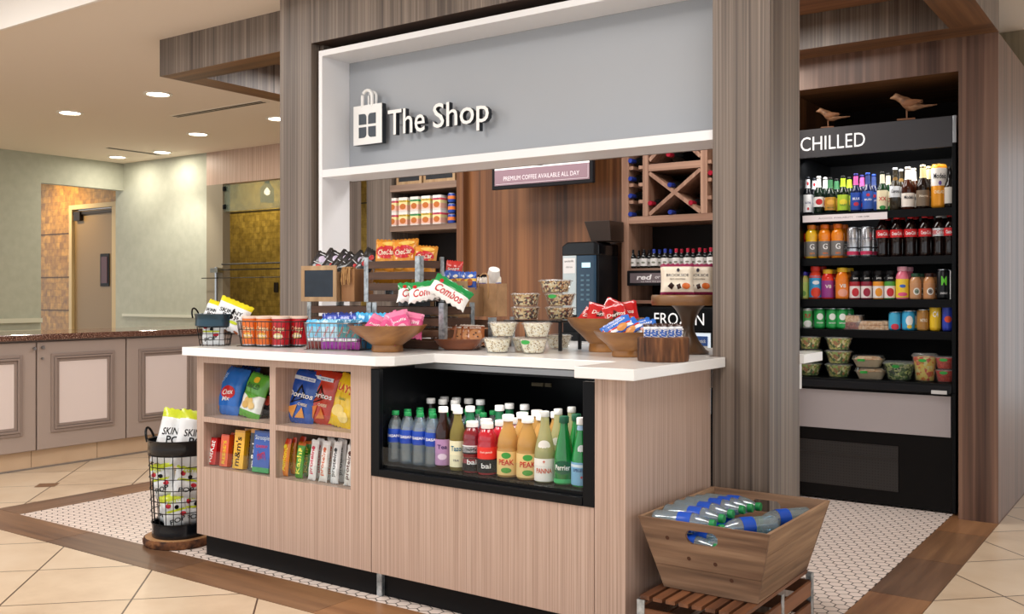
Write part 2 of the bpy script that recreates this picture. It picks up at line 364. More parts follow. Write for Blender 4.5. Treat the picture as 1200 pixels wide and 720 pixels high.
# walls beyond
SAGE=speck(('#adb0a2','#b1b4a6','#b5b8aa'),12,.8,.0); 
wl=MB()
wl.box(-10.85,-10.75,1,6.009,0,2.8).box(-10.85,-10.75,6.009,7.05,2.47,2.8)
struct('wall_left',wl,SAGE)
wf=MB(); wf.box(-10.91,-9.156,7.05,7.19,0,2.8); struct('wall_far',wf,SAGE)
tr=MB(); tr.box(-10.75,-10.70,1,6.0,.88,.93).box(-10.75,-10.735,1,6.0,.70,.80); tr.box(-10.75,-9.16,7.03,7.05,.93,.96); struct('trim_3',tr,mat('#cfd0c0',.5))
def tiles(c,sx=.1,sy=.035):
    m=bpy.data.materials.new('wall_tile'); m.use_nodes=True; nt=m.node_tree; L=nt.links.new; b=nt.nodes['Principled BSDF']
    g=node(nt,'ShaderNodeNewGeometry'); mp=node(nt,'ShaderNodeMapping'); mp.inputs['Rotation'].default_value=(R(90),0,0); L(g.outputs['Position'],mp.inputs[0])
    br=node(nt,'ShaderNodeTexBrick'); br.inputs['Scale'].default_value=1; br.inputs['Brick Width'].default_value=sx; br.inputs['Row Height'].default_value=sy; br.inputs['Mortar Size'].default_value=.002
    br.inputs['Color1'].default_value=lin(c[0]); br.inputs['Color2'].default_value=lin(c[1]); br.inputs['Mortar'].default_value=lin(c[2]); L(mp.outputs[0],br.inputs['Vector'])
    nz=node(nt,'ShaderNodeTexNoise'); nz.inputs['Scale'].default_value=14; nz.inputs['Detail'].default_value=4; L(g.outputs['Position'],nz.inputs['Vector'])
    rr_=ramp(nt,[(.3,(.62,.6,.55)),(.7,(1.25,1.25,1.2))]); L(nz.outputs['Fac'],rr_.inputs[0])
    mx=node(nt,'ShaderNodeMixRGB'); mx.blend_type='MULTIPLY'; mx.inputs[0].default_value=1; L(br.outputs[0],mx.inputs[1]); L(rr_.outputs[0],mx.inputs[2])
    L(mx.outputs[0],b.inputs['Base Color']); b.inputs['Roughness'].default_value=.3; return m
TB=tiles(('#b98a3c','#94692a','#8a6228'),.09,.09)
back=MB().box(-13.9,-12.17,7.2,7.3,0,2.8).box(-12.17,-11.05,7.2,7.3,2.37,2.8)
struct('wall_corridor',back,TB)
j=MB()
for z in(.98,1.42,2.0): j.box(-13.9,-12.2,7.192,7.2,z,z+.012)
struct('trim_4',j,mat('#4a331c',.5))
struct('wall_corridor_end',MB().box(-11.05,-10.92,7.2,7.3,0,2.8),TB)
dr=thing('door_1',None,None,(-11.7,7.2,0)); tag(dr,kind='structure')
MB().box(-.47,-.40,-.02,.08,0,2.31).box(.50,.62,-.02,.08,0,2.31).box(-.47,.62,-.02,.08,2.31,2.37).build('door_frame',mat('#c8b183',.4),dr,.004)
MB().box(-.40,.50,.02,.06,0,2.30).build('door_leaf',mat('#8b7350',.4),dr,.003)
wn=MB().box(.20,.40,.008,.02,1.30,1.72).build('window_frame',mat('#1b1715',.4),dr,.02)
MB().box(.235,.365,.002,.008,1.34,1.68).build('pane',mat('#4a1714',.15),wn)
MB().box(-.39,.50,-.01,.02,2.24,2.28).box(-.34,-.2,-.03,.02,2.16,2.28).build('door_closer',mat('#2c241c',.4,.5),dr,.004)
# recess to the right of the far wall: timber header over a tiled wash-up bay
struct('wall_header',MB().box(-9.156,-6.4,7.05,7.15,2.43,2.8),LAM)
struct('wall_bay_side',MB().box(-9.156,-8.874,7.05,7.15,0,2.43),mat('#8c8371',.6))
struct('wall_bay',MB().box(-12.5,-5.5,8.0,8.1,0,2.8),tiles(('#a58c45','#8a7334','#7d672c'),.075,.075))
struct('trim_5',MB().box(-12.4,-5.6,7.99,8.0,2.215,2.23),mat('#3b3422',.5))

# ceiling ring beam of walnut over the shop
ZB=2.57
rb=MB()
rb.box(-5.33,-3.99,3.75,3.95,ZB,2.8,0,1); rb.box(-5.33,-5.13,3.95,5.40,ZB,2.8,0,2); rb.box(-5.33,-FX1*-1,5.40,5.62,ZB,2.8,0,1) if 0 else rb.box(-5.33,-.835,5.40,5.62,ZB,2.8,0,1)
rb.box(-1.035,-.835,3.88,5.40,ZB,2.8,0,2); rb.box(-1.30,-.835,3.75,3.88,ZB,2.8,0,1)
struct('trim_6',rb,[WAL,WALx,WALy])
struct('ceiling_shop',MB().box(-5.1,-1.04,3.97,5.39,2.76,2.80),wood('#5a3a24','#80553a','#9a6d4c','X',30,.5))
# portal: two walnut columns, header, white lined sign box and opening
pt=MB()
pt.box(-3.987,-3.75,3.54,3.88,0,2.8); pt.box(-3.75,-3.72,3.60,3.88,0,2.8)
pt.box(-1.53,-1.302,3.54,3.88,0,2.8)
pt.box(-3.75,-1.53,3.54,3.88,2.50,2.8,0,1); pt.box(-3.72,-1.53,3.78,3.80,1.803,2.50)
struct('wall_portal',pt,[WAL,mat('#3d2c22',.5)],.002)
fr=MB()
fr.box(-3.715,-3.69,3.56,3.76,.962,2.46); fr.box(-3.69,-1.531,3.56,3.76,2.43,2.46); fr.box(-3.69,-1.531,3.56,3.781,1.803,1.842)
struct('trim_7',fr,[WHITE],.001)
struct('wall_sign_panel',MB().box(-3.69,-1.531,3.76,3.779,1.842,2.43),GREYP)
# back wall of the shop
bw=MB()
bw.box(-5.33,-5.07,5.62,6.5,0,2.57)                        # grey pier
bw.box(-4.416,-4.353,5.60,6.1,0,2.57,1); bw.box(-4.353,-3.056,5.66,5.76,0,2.57,1)
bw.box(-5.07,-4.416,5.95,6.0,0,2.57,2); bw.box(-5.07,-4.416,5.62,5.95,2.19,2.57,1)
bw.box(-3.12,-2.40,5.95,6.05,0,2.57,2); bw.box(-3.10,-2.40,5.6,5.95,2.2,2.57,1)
bw.box(-2.40,-1.95,5.62,6.5,0,2.57,1)
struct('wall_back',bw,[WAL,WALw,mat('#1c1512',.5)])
nb=MB(); nb.box(-1.95,-.838,5.62,6.55,2.39,2.57,0,2); nb.box(-1.03,-.838,5.62,6.6,0,2.39,0); nb.box(-1.95,-1.03,6.5,6.55,0,2.39,1); nb.box(-1.95,-.838,6.55,6.6,0,2.57,0)
struct('wall_cooler_niche',nb,[wood('#33211a','#654536','#957360','Z',44,.4,.6,0,.5),mat('#1c1411',.6),WALx])
# wall to the right beyond the niche
struct('wall_right',MB().box(-1.0,-.838,6.6,11,0,2.8),wood('#6a5e48','#857760','#978a72','Z',30,.35))

# ---------------------------------------------------------------- ceiling fixtures
gl=MB()
proto=thing('recessed_ceiling_light','x','ceiling light',(0,0,0))
MB().lathe([(.085,0),(.11,0),(.112,-.006),(.087,-.008),(.085,0)],24).build('trim_ring',mat('#f2efe8',.5),proto,smooth=True)
MB().lathe([(.0001,-.002),(.086,-.002)],24).build('lens',mat('#ffffff',.5,emit='#fff1d8',es=9),proto)
for (x,y,lb) in [(-6.774,4.749,'round recessed ceiling light nearest to the hanging walnut beam corner'),(-8.108,4.795,'round recessed ceiling light nearest to the left edge of the picture'),(-8.14,6.165,'round recessed ceiling light between the vent slot and the pale timber header'),
    (-9.509,6.72,'round recessed ceiling light right of the pair nearest the far wall corner'),(-10.271,6.663,'round recessed ceiling light at the far wall corner, left of the far pair'),(-6.831,6.045,'round recessed ceiling light half hidden by the left walnut column')]:
    place(proto,(x,y,2.8),0,lb)
    l=area((x,y,2.785),(0,0,0),.16,7,(1,.9,.74))
v=thing('slot_diffuser','long double slot air diffuser in the ceiling below the walnut beam','air vent',(-6.9,5.437,2.8))
MB().box(-.62,.60,-.045,.045,-.004,0).build('frame',mat('#e8dfd2',.6),v)
MB().box(-.60,.58,-.03,-.008,-.006,-.003).box(-.60,.58,.008,.03,-.006,-.003).build('slot',mat('#3a352f',.6),v)
v2=clone(v,(-9.7,6.5,2.8),R(90),'short slot air diffuser in the ceiling by the far wall corner'); v2.scale=(.55,1,1)
pd=thing('pendant_light','clear glass jar pendant light hanging in the tiled bay','pendant light',(gp(313,225,Y=7.6).x,7.6,2.26))
MB().lathe([(.0001,0),(.075,0),(.08,.02),(.08,.16),(.05,.2),(.03,.23),(.03,.25)],20).build('glass_shade',mat('#9fb0aa',.1,alpha=.45),pd,smooth=True)
MB().tube([(0,0,.25),(0,0,.6)],.006).box(-.02,.02,-.02,.02,.22,.28).build('cord',BLACK,pd)
MB().lathe([(.0001,.08),(.03,.1),(.035,.13),(.0001,.18)],16).build('bulb',mat('#fff0d0',.4,emit='#ffe8c0',es=4),pd,smooth=True)
g=thing('glass_panel','hinged clear glass screen under the pale timber header','glass panel',(-8.87,7.05,0))
MB().box(0,1.2,.02,.03,2.12,2.42).build('pane',mat('#9fb0a0',.05,alpha=.3),g)
MB().box(-.01,.03,.0,.05,2.35,2.40).build('hinge',BLACK,g,.003); MB().box(-.01,.03,0,.05,2.15,2.20).build('hinge',BLACK,g,.003)
rl=thing('metal_rail_shelf','thin chrome rail and clamp crossing the tiled bay','rail',(-8.95,7.0,0))
MB().tube([(-.2,-.02,1.38),(1.2,-.02,1.38)],.006).tube([(-.02,0,1.47),(1.2,0,1.47)],.008).tube([(.15,-.02,1.53),(1.2,-.02,1.53)],.01).build('rail',mat('#3b3b3a',.3,.8),rl)
MB().tube([(.03,0,.6),(.03,0,1.5)],.018,8).box(-.03,.1,-.04,.04,1.44,1.49).build('post',STEEL,rl)
s=MB().box(-.035,.035,-.012,0,-.06,.06).build('outlet_plate',mat('#2a2622',.4)); s.location=gp(324,337,Y=7.99); tag(s,'dark electrical outlet plate on the tiled bay wall','outlet')

# ================================================================ LEFT BASE CABINETS AND GRANITE TOP
TAUPE=mat('#a8978d',.5); TAUPE2=mat('#94837a',.5); PANEL=mat('#e2d3cd',.5)
def base_cabinet(lb,y0,y1,knobs):
    X=-6.47; t=thing('base_cabinet',lb,'cabinet',(X,y0,0)); W=y1-y0
    MB().box(-.55,-.021,.002,W-.002,.13,.885).build('body',TAUPE2,t)
    dm=MB().box(-.02,0,.006,W-.006,.135,.872); door=dm.build('door',TAUPE,t,.003)
    fm=MB(); a,b=.10,W-.10; z0,z1=.245,.79
    def frame(q,w,x1): 
        fm.box(0,x1,a+q,a+q+w,z0+q,z1-q); fm.box(0,x1,b-q-w,b-q,z0+q,z1-q); fm.box(0,x1,a+q+w,b-q-w,z0+q,z0+q+w); fm.box(0,x1,a+q+w,b-q-w,z1-q-w,z1-q)
    frame(0,.02,.012); frame(.022,.014,.02); frame(.038,.02,.008)
    fm.build('moulding',TAUPE2,door,.002)
    MB().box(0,.004,a+.058,b-.058,z0+.058,z1-.058).build('centre_panel',PANEL,door)
    for ky,kz,r in knobs:
        k=MB(); k.M=Matrix.Translation((0,ky,kz))@Matrix.Rotation(R(90),4,'Y'); k.lathe([(.0001,.03),(r*.7,.03),(r,.022),(r*.9,.014),(r*.4,.01),(r*.4,0)],14); k.build('knob',STEEL,door,smooth=True)
    return t
base_cabinet('taupe base cabinet at the left picture edge with a pale door panel',2.905,3.586,[(.655,.83,.013)])
base_cabinet('taupe base cabinet with knob and lock, middle of the row at left',3.586,4.267,[(.035,.835,.013),(.03,.76,.009)])
base_cabinet('taupe base cabinet running behind the popcorn filled wire bin',4.267,4.95,[])
base_cabinet('taupe base cabinet hidden mostly behind the snack kiosk at left',4.95,5.63,[])
gt=MB().box(-7.15,-6.43,2.6,5.65,.886,.928).build('granite_worktop',speck(('#1d1210','#4b2d24','#7a5546','#c9b0a0'),130,.08,0,3),None,.006); tag(gt,'polished brown speckled granite worktop over the taupe cabinets','worktop')
pl=MB(); y=2.6
PT=speck(('#c9ab8c','#d4b899'),5,.35,0)
while y<5.6: pl.box(-6.6,-6.52,y+.0015,min(y+.487,5.65)-.0015,.012,.13); y+=.4885
pl.box(-6.6,-6.515,2.6,5.65,0,.012,1); pl.box(-6.6,-6.523,2.6,5.65,0,.13,2)
struct('trim_8',pl,[PT,mat('#9c958f',.3,.6),mat('#6d4f38',.6)])
# ================================================================ KIOSK
YF=2.84; KX0,KX1,KX2,KX3=-3.757,-2.668,-1.65,-1.533
lc=thing('snack_cabinet','pale oak kiosk cabinet with four open cubbies of snacks','cabinet',(KX0,YF,0))
W=KX1-KX0-.003
C=[(.048,.494),(.532,.976)]  # cubby x ranges
bodyz=[(.412,.617),(.640,.887)]
for a_,b_,dd in ((0,C[0][0],.68),(C[0][1],C[1][0],.5),(C[1][1],W,.68)): MB().box(a_,b_,0,dd,.10,.918).build('side_panel',LAM,lc)
for c in C:
    MB().box(c[0],c[1],0,.5,.10,.412).build('front_panel',LAM,lc); MB().box(c[0],c[1],0,.5,.617,.640).build('shelf',LAM,lc); MB().box(c[0],c[1],0,.5,.887,.918).build('top_rail',LAM,lc)
MB().box(.049,W-.049,.503,.68,.1,.917).build('back_panel',BLK2,lc)
for ci,c in enumerate(C):
    for zi,z in enumerate(bodyz):
        MB().box(c[0]+.001,c[1]-.001,.004,.008,z[0]+.001,z[0]+(.075 if zi==0 else .06)).build('lip',CLEAR,lc)
MB().box(.03,W,.03,.6,0,.10).build('kickplate',mat('#0c0c0e',.35),lc)
# cooler cabinet
cc=thing('cooler_cabinet','kiosk cabinet with open black drinks cooler above a pale oak panel','cooler',(KX1,YF,0)); W=KX2-KX1
MB().box(.001,W-.002,.0,.02,.10,.482).build('front_panel',LAM,cc,.0008)
b=MB().box(0,.045,-.004,.02,.482,.905).box(W-.045,W,-.004,.02,.482,.905).box(.045,W-.045,-.006,.02,.482,.512)
b.build('frame',mat('#0d0e11',.3),cc,.003)
b=MB().box(0,.02,.02,.72,.512,.905).box(W-.02,W,.02,.72,.512,.905).box(.02,W-.02,.70,.72,.512,.905).box(.02,W-.02,.30,.72,.88,.905)
b.box(0,W,.02,.6,.482,.53); b.build('liner',mat('#0f1012',.25),cc)
MB().box(.002,W-.002,.238,.262,.895,.917).build('top_rail',mat('#8f9092',.3,.7),cc)
MB().box(.05,W-.05,.004,.009,.53,.60).build('glass_lip',CLEAR,cc)
b=MB()
for i in range(40): b.box(.1+i*.02,.108+i*.02,.45,.52,.872,.879)
b.build('air_grille',mat('#2a2a2c',.4),cc)
for a_,b_ in ((.30,.36),(.37,.40),(.66,.71),(.72,.78)): MB().box(a_,b_,.69,.70,.80,.815).build('control_label',mat('#8a7a5c',.5),cc)
MB().box(.03,W,.045,.6,0,.10).build('kickplate',mat('#0c0c0e',.35),cc); MB().box(.001,.028,.03,.06,0,.099).build('kick_bracket',GALV,cc)
# end panel
ec=MB().box(KX2,KX3,YF,3.53,0,.918).build('end_cabinet',LAM,None,.001); tag(ec,'pale oak end cabinet of the kiosk beside the water bottle crate','cabinet')
# worktop
pts=[(-3.80,2.79),(-2.60,2.79),(-2.55,2.84),(-2.55,3.08),(-1.70,3.08),(-1.70,2.79),(-1.475,2.79),(-1.475,3.535),(-1.56,3.535),(-1.56,3.885),(-1.285,3.885),(-1.285,4.12),(-3.68,4.12),(-3.68,3.535),(-3.80,3.535)]
pts[1:4]=[(-2.60,2.79),(-2.545,2.84),(-2.545,3.08)]
wt=MB().poly(pts,.920,.958).box(-3.6,-1.36,3.90,4.08,.80,.92).build('worktop',QUARTZ,None,.002); tag(wt,'white stone worktop running along the top of the kiosk','worktop')

# ---- sign
sg=thing('shop_sign','white dimensional bag emblem and lettering sign on the grey panel','sign',(0,3.70,0))
x0,x1,z0,z1=-3.60,-3.40,1.975,2.18
m=MB().box(x0,x1,0,.03,z0,z1).build('bag_body',[mat('#23272d',.4)],sg,.002)
MB().box(x0+.001,x1-.001,-.004,0,z0+.001,z1-.001).build('bag_face',mat('#f1f1f0',.4),sg)
wm=MB(); cx=(x0+x1)/2; cz=(z0+z1)/2-.005; g_=.007; S=.052
def rsq(mb,a,b,c_,d_,corner,r=.018):
    P=[(a,c_),(b,c_),(b,d_),(a,d_)]; out=[]
    for i,(x,z) in enumerate(P):
        if i==corner:
            sx=1 if x==a else -1; sz=1 if z==c_ else -1; ce=(x+sx*r,z+sz*r)
            arc=[(ce[0]-sx*r*math.cos(t),ce[1]-sz*r*math.sin(t)) for t in [k*PI/8 for k in range(5)]]
            if i in(1,3): arc=arc if i==3 else arc
            # order the arc to keep the outline simple
            prev=P[i-1]; arc=sorted(arc,key=lambda q:abs(q[0]-prev[0])+abs(q[1]-prev[1])); out+=arc
        else: out.append((x,z))
    mb.slab(out,-.0065,-.004)
rsq(wm,cx-g_-S,cx-g_,cz+g_,cz+g_+S*1.05,2); rsq(wm,cx+g_,cx+g_+S,cz+g_,cz+g_+S*1.05,3)
rsq(wm,cx-g_-S,cx-g_,cz-g_-S*1.05,cz-g_,1); rsq(wm,cx+g_,cx+g_+S,cz-g_-S*1.05,cz-g_,0)
wm.build('window_squares',mat('#39434d',.4),sg)
def arch(cx,w,z,h,r,yy,mb,mi=0):
    p=[(cx-w,yy,z)]+[(cx-w*math.cos(t),yy,z+h-w+w*math.sin(t)) for t in [k*PI/10 for k in range(11)]]+[(cx+w,yy,z)]
    mb.tube(p,r,8,mi)
hb=MB(); arch(cx-.004,.034,z1-.01,.085,.009,.0,hb); arch(cx+.014,.026,z1-.01,.078,.007,.02,hb); hb.build('bag_handle',mat('#efefee',.4),sg,smooth=True)
lm=MB(); lettering(lm,'The',-3.24,2.071,.245,.128,bold=.006,thick=.028); lettering(lm,'Shop',-2.895,2.057,.34,.158,bold=.006,thick=.028)
lm.build('lettering',[mat('#f4f4f2',.4),mat('#23272d',.4)],sg)
for x,z in((-3.3,2.06),(-3.2,2.06),(-3.1,2.06),(-3.0,2.06),(-2.9,2.06),(-2.8,2.06),(x1-.03,2.15)): MB().tube([(x,.02,z),(x+.005,.06,z)],.0025).build('standoff',STEEL,sg)
# ================================================================ PRODUCT BUILDERS
def hrow(v,p): return max(0.0,1-abs(v)**p)
def bag(name,lb,cat,w,h,t,m,art=None,bm=None,seed=0,group=None,curl=.0,n=(14,18)):
    """sealed pillow bag standing on its lower edge, face towards -Y; art is [(kind,...)] laid on the face"""
    rr=random.Random(seed); ph=[rr.uniform(0,6.28) for _ in range(6)]
    def T(x,z):
        u=2*x/w; v=2*z/h-1
        e=hrow(v,4)**.75*hrow(u,5)**.55
        wr=.10*math.sin(9*u+ph[0]+3*v)+.08*math.sin(11*v+ph[1])+.12*abs(v)**2*math.sin(16*u+ph[2])
        return t*.5*e*(1+wr)
    def sx(x,z):
        v=2*z/h-1; return x*(1-.07*hrow(v,2))
    def crimp(x,z):
        v=abs(2*z/h-1); return (.004*math.sin(x/w*30+ph[3])*max(0,(v-.8)*5)) + curl*max(0,2*z/h-1)**2
    def f(x,z,s=-1,e=0): return (sx(x,z),s*(T(x,z)+e)+crimp(x,z),z)
    mb=MB(); nx,nz=n; idx={}
    vs=[];fs=[]
    for s in(-1,1):
        base=len(vs)
        for j in range(nz+1):
            for i in range(nx+1):
                x=w*(i/nx-.5); z=h*j/nz
                if j in(0,nz): z+= .003*(1 if i%2 else -1)
                vs.append(f(x,z,s,.0004))
        for j in range(nz):
            for i in range(nx):
                a=base+j*(nx+1)+i; q=(a,a+1,a+nx+2,a+nx+1); fs.append(q if s<0 else q[::-1])
    mb.add(vs,fs)
    N=(nx+1)*(nz+1)
    root=mb.build(name,m,None,0,True,ang=60); tag(root,lb,cat,group)
    root['h']=h
    if art:
        F_=lambda e:(lambda x,z:f(x,z,-1,e))
        for k,a in enumerate(art):
            p=MB(); e=.0016+.0006*k
            if a[0]=='t': _,s,cx,cz,W_,H_,c,rot,sh=(list(a)+[0,0])[:9]; nm='lettering'; lettering(p,s,cx*w,cz*h,W_*w,H_*h if H_ else None,F_(e),R(rot),sh,0,.015)
            elif a[0]=='d': _,cx,cz,rx,rz,c=a[:6]; nm='printed_motif'; disc(p,cx*w,cz*h,rx*w,rz*h,F_(e),rot=R(a[6]) if len(a)>6 else 0)
            elif a[0]=='r': _,x0,x1,z0,z1,c=a[:6]; nm='printed_panel'; patch(p,x0*w,x1*w,z0*h,z1*h,F_(e),shear=a[6] if len(a)>6 else 0)
            elif a[0]=='p': _,cx,cz,pts,c=a; nm='printed_motif'; star(p,cx*w,cz*h,[(x*w,z*h) for x,z in pts],F_(e))
            if a[0]=='p': p_=p
            p.build(nm,mat(c,.3) if isinstance(c,str) else c,root)
    del root['h']
    return root
def cyl(r,e=.0008): return lambda x,z:(r*math.sin(x/r)*1.0,-(r+e)*math.cos(x/r),z)
PR={ # radius, height, body profile as (r,z) fractions, z fraction where the cap starts, cap radius fraction
'water':(.0315,.203,[(.0001,0),(.86,.0),(1,.03),(.97,.09),(1,.12),(.96,.16),(1,.2),(.96,.24),(1,.28),(.96,.32),(1,.36),(.97,.4),(1,.42),(1,.60),(.97,.63),(.93,.70),(.72,.80),(.42,.89),(.38,.92)],.92,.46),
'beer':(.030,.225,[(.0001,0),(.9,0),(1,.02),(1,.50),(.95,.56),(.6,.67),(.46,.74),(.40,.95)],.95,.44),
'tea':(.031,.235,[(.0001,0),(.9,0),(1,.02),(1,.56),(.93,.63),(.66,.74),(.50,.82),(.46,.91)],.91,.60),
'fat':(.037,.190,[(.0001,0),(.9,0),(1,.03),(1,.26),(.93,.28),(1,.31),(1,.56),(.94,.60),(.98,.66),(.88,.78),(.58,.87),(.5,.89)],.89,.62),
'jug':(.041,.225,[(.0001,0),(.92,0),(1,.02),(1,.44),(.95,.47),(.99,.5),(.9,.62),(.62,.76),(.44,.84),(.42,.90)],.90,.54),
'cone':(.038,.250,[(.0001,0),(.9,0),(1,.02),(1,.40),(.9,.5),(.62,.68),(.42,.80),(.38,.92)],.92,.42),
'green':(.036,.238,[(.0001,0),(.9,0),(1,.02),(1,.34),(.92,.45),(.66,.66),(.44,.80),(.38,.90)],.90,.48),
'soda':(.034,.232,[(.0001,0),(.8,0),(.92,.03),(.9,.12),(.82,.28),(.90,.40),(1,.46),(1,.66),(.93,.72),(.66,.84),(.42,.91),(.4,.92)],.92,.5),
'sport':(.037,.200,[(.0001,0),(.9,0),(1,.03),(1,.50),(.9,.54),(1,.6),(.98,.72),(.8,.82),(.58,.87)],.87,.68),
'juice':(.036,.195,[(.0001,0),(.92,0),(1,.02),(1,.68),(.9,.76),(.72,.84),(.68,.86)],.86,.78),
'wine':(.037,.29,[(.0001,0),(.9,0),(1,.02),(1,.58),(.9,.65),(.5,.74),(.38,.8),(.37,.88)],.80,.42),
'can':(.033,.122,[(.0001,0),(.76,0),(.98,.05),(1,.1),(1,.9),(.84,.98)],.98,.86),
'tall':(.033,.158,[(.0001,0),(.76,0),(.98,.04),(1,.08),(1,.93),(.84,.985)],.985,.86),
'slim':(.028,.150,[(.0001,0),(.76,0),(.98,.04),(1,.08),(1,.93),(.84,.985)],.985,.86),
}
def prad(prof,z):
    for (r0,z0),(r1,z1) in zip(prof,prof[1:]):
        if z0<=z<=z1 and z1>z0: return r0+(r1-r0)*(z-z0)/(z1-z0)
    return prof[-1][0]
def bottle(kind,bodym,capm,labels=(),txt=(),name='bottle',sc=1,hs=1,seg=20,liquid=None):
    r,h,prof,zc,cr=PR[kind]; r*=sc; h*=sc*hs
    t=thing(name,'x','bottle' if name!='drink_can' else 'can')
    P=[(a*r,b*h) for a,b in prof]
    if name!='drink_can': MB().lathe(P,seg).build('glass_body' if kind in('beer','tea','wine','green','cone') else 'body',bodym,t,smooth=True,ang=55)
    else: MB().lathe(P,seg).build('can_body',bodym,t,smooth=True,ang=50)
    if liquid:
        lp=[(max(.0001,a*r*.93),.003+b*h*.985) for a,b in prof if b<liquid[1]]+[(prad(prof,liquid[1])*r*.9,liquid[1]*h),(.0001,liquid[1]*h)]
        MB().lathe(lp,seg).build('liquid',liquid[0],t,smooth=True)
    z0=zc*h
    if name=='drink_can': MB().lathe([(cr*r,z0-.001),(cr*r,h),(cr*r*.94,h),(cr*r*.9,h-.004),(.0001,h-.004)],seg).build('can_lid',capm,t)
    else: MB().lathe([(cr*r,z0),(cr*r*1.02,z0+.002),(cr*r,h-.002),(cr*r*.92,h),(.0001,h)],14).build('cap',capm,t,smooth=True)
    for (a,b,m) in labels:
        q=[(prad(prof,a+(b-a)*i/4)*r+.0006,(a+(b-a)*i/4)*h) for i in range(5)]
        MB().lathe(q,seg).build('label',m,t,smooth=True)
    for (s,zc_,W_,H_,c) in txt:
        p=MB(); rr=prad(prof,zc_)*r+.0007
        if s=='disc': disc(p,0,zc_*h,W_*r,H_*h,cyl(rr,.0006))
        else: lettering(p,s,0,zc_*h,W_*r,H_*h if H_ else None,cyl(rr,.0012),0,0,0,.02)
        p.build('printed_motif' if s=='disc' else 'lettering',mat(c,.4),t)
    return t

def carton(name,lb,w,d,h,m,txt=(),cat='box',group=None):
    t=thing(name,lb,cat,group=group)
    MB().box(-w/2,w/2,-d/2,d/2,0,h).build('carton',m,t,.001)
    for s,cx,cz,W_,H_,c,rot in txt:
        p=MB(); lettering(p,s,cx*w,cz*h,W_,H_,lambda x,z:(x,-d/2-.0008,z),R(rot),0,0,.015); p.build('lettering',mat(c,.4),t)
    return t
# ================================================================ SNACKS IN THE CUBBIES
FL1,FL0=.640+.001,.412+.001
SK='#2a2320'
b=bag('snack_bag','blue bag of snack mix leaning at the left of the upper left cubby','snack bag',.155,.225,.05,bands([(0,'#1b6fd0'),(.5,'#2176d6'),(.97,'#1556b0')],.25),
 [('d',.02,.46,.27,.14,'#d9252b'),('t','Chex',.0,.47,.40,.11,'#ffffff',12,.15),('t','Mix',.02,.33,.3,.09,'#e8eef4',10,.15),('t','TRADITIONAL',-.33,.62,.75,.06,'#bfe0ff',72),('d',-.33,.1,.16,.1,'#b97a43')],seed=1,curl=.01)
place(b,(gp(264,488,Y=2.94).x,2.94,FL1),0,rot=(R(-14),R(7),R(8)))
b=bag('snack_bag','darker blue snack bag tucked behind the green and white one','snack bag',.15,.22,.045,mat('#123a86',.25,coat=.3),seed=2); b.location=(gp(283,488,Y=3.03).x,3.03,FL1); b.rotation_euler=(R(-10),R(4),0)
b=bag('snack_bag','green and white baked chips bag in the middle of the upper left cubby','snack bag',.15,.205,.05,bands([(0,'#5fae3a'),(.16,'#eef0ea'),(.52,'#5aa832'),(.95,'#3f8a25')],.25,2,.0),
 [('t','BAKED',-.02,.70,.62,.11,'#173d12',0,.15),('d',0,.85,.13,.07,'#f2c42c'),('d',-.02,.36,.20,.12,'#e0bd74'),('d',-.14,.27,.14,.08,'#d6ae62'),('d',.15,.28,.14,.08,'#e3c27e'),('p',0,.46,[(-.4,.07),(0,-.04),(.4,.07)],'#5aa832')],seed=3)
place(b,(gp(291,492,Y=2.925).x,2.925,FL1),0,rot=(R(-16),R(9),R(-4)))
b=bag('snack_bag','black chips bag at the right end of the upper left cubby','snack bag',.15,.215,.05,mat('#1b1a1d',.22,coat=.4),
 [('d',-.12,.72,.2,.11,'#f4c41f'),('t',"Lay's",-.12,.74,.44,.11,'#d8201f',8,.1),('d',-.1,.35,.2,.1,'#8c2a1a'),('t','BBQ',.1,.5,.4,.06,'#cfcfd2')],seed=4)
place(b,(gp(316,492,Y=2.965).x,2.965,FL1),0,rot=(R(-14),R(7),0))
def nacho(lb,c,c2,seed,loc,rot,chip):
    b=bag('snack_bag',lb,'snack bag',.175,.235,.05,bands([(0,c),(.97,c2)],.22),
     [('p',.0,.50,[(-.04,.22),(-.26,-.18),(.20,-.02)],'#15110f'),('p',.01,.50,[(-.03,.15),(-.17,-.12),(.13,-.02)],c2),
      ('t','Doritos',0,.52,.78,.10,'#ffffff',0,.15),('r',-.34,.32,.79,.86,'#dfe8f2'),('t','PARTY SIZE',.08,.825,.4,.03,'#2c57a8'),('p',-.1,.2,[(-.22,.05),(.03,-.13),(.10,.13)],chip),('p',.13,.18,[(-.13,-.09),(.17,-.06),(.02,.12)],chip),('t','CHEESE',.17,.35,.3,.05,'#f3e3c0')],seed=seed,n=(16,20))
    place(b,loc,0,rot=rot); return b
nacho('blue tortilla chips bag at the left of the upper right cubby','#1d51b0','#123c8e',5,(gp(347,500,Y=2.93).x,2.93,FL1),(R(-14),R(9),R(10)),'#e29a4a')
nacho('red tortilla chips bag between the blue and the yellow bags','#c43722','#a52416',6,(gp(372,503,Y=2.965).x,2.965,FL1),(R(-12),R(7),R(4)),'#e0813a')
b=bag('snack_bag','yellow potato chips bag at the right end of the upper right cubby','snack bag',.155,.225,.055,bands([(0,'#f0c81e'),(.96,'#d8ac18')],.22),
 [('t',"LAY'S",-.04,.72,.62,.15,'#d8201f',-6,.1),('d',-.1,.3,.25,.11,'#f0d680'),('d',.16,.2,.22,.1,'#f4dc8e'),('t','Classic',-.05,.53,.3,.05,'#3d7a2c')],seed=7)
place(b,(gp(399,505,Y=2.935).x,2.935,FL1),0,rot=(R(-14),R(8),R(-6)))
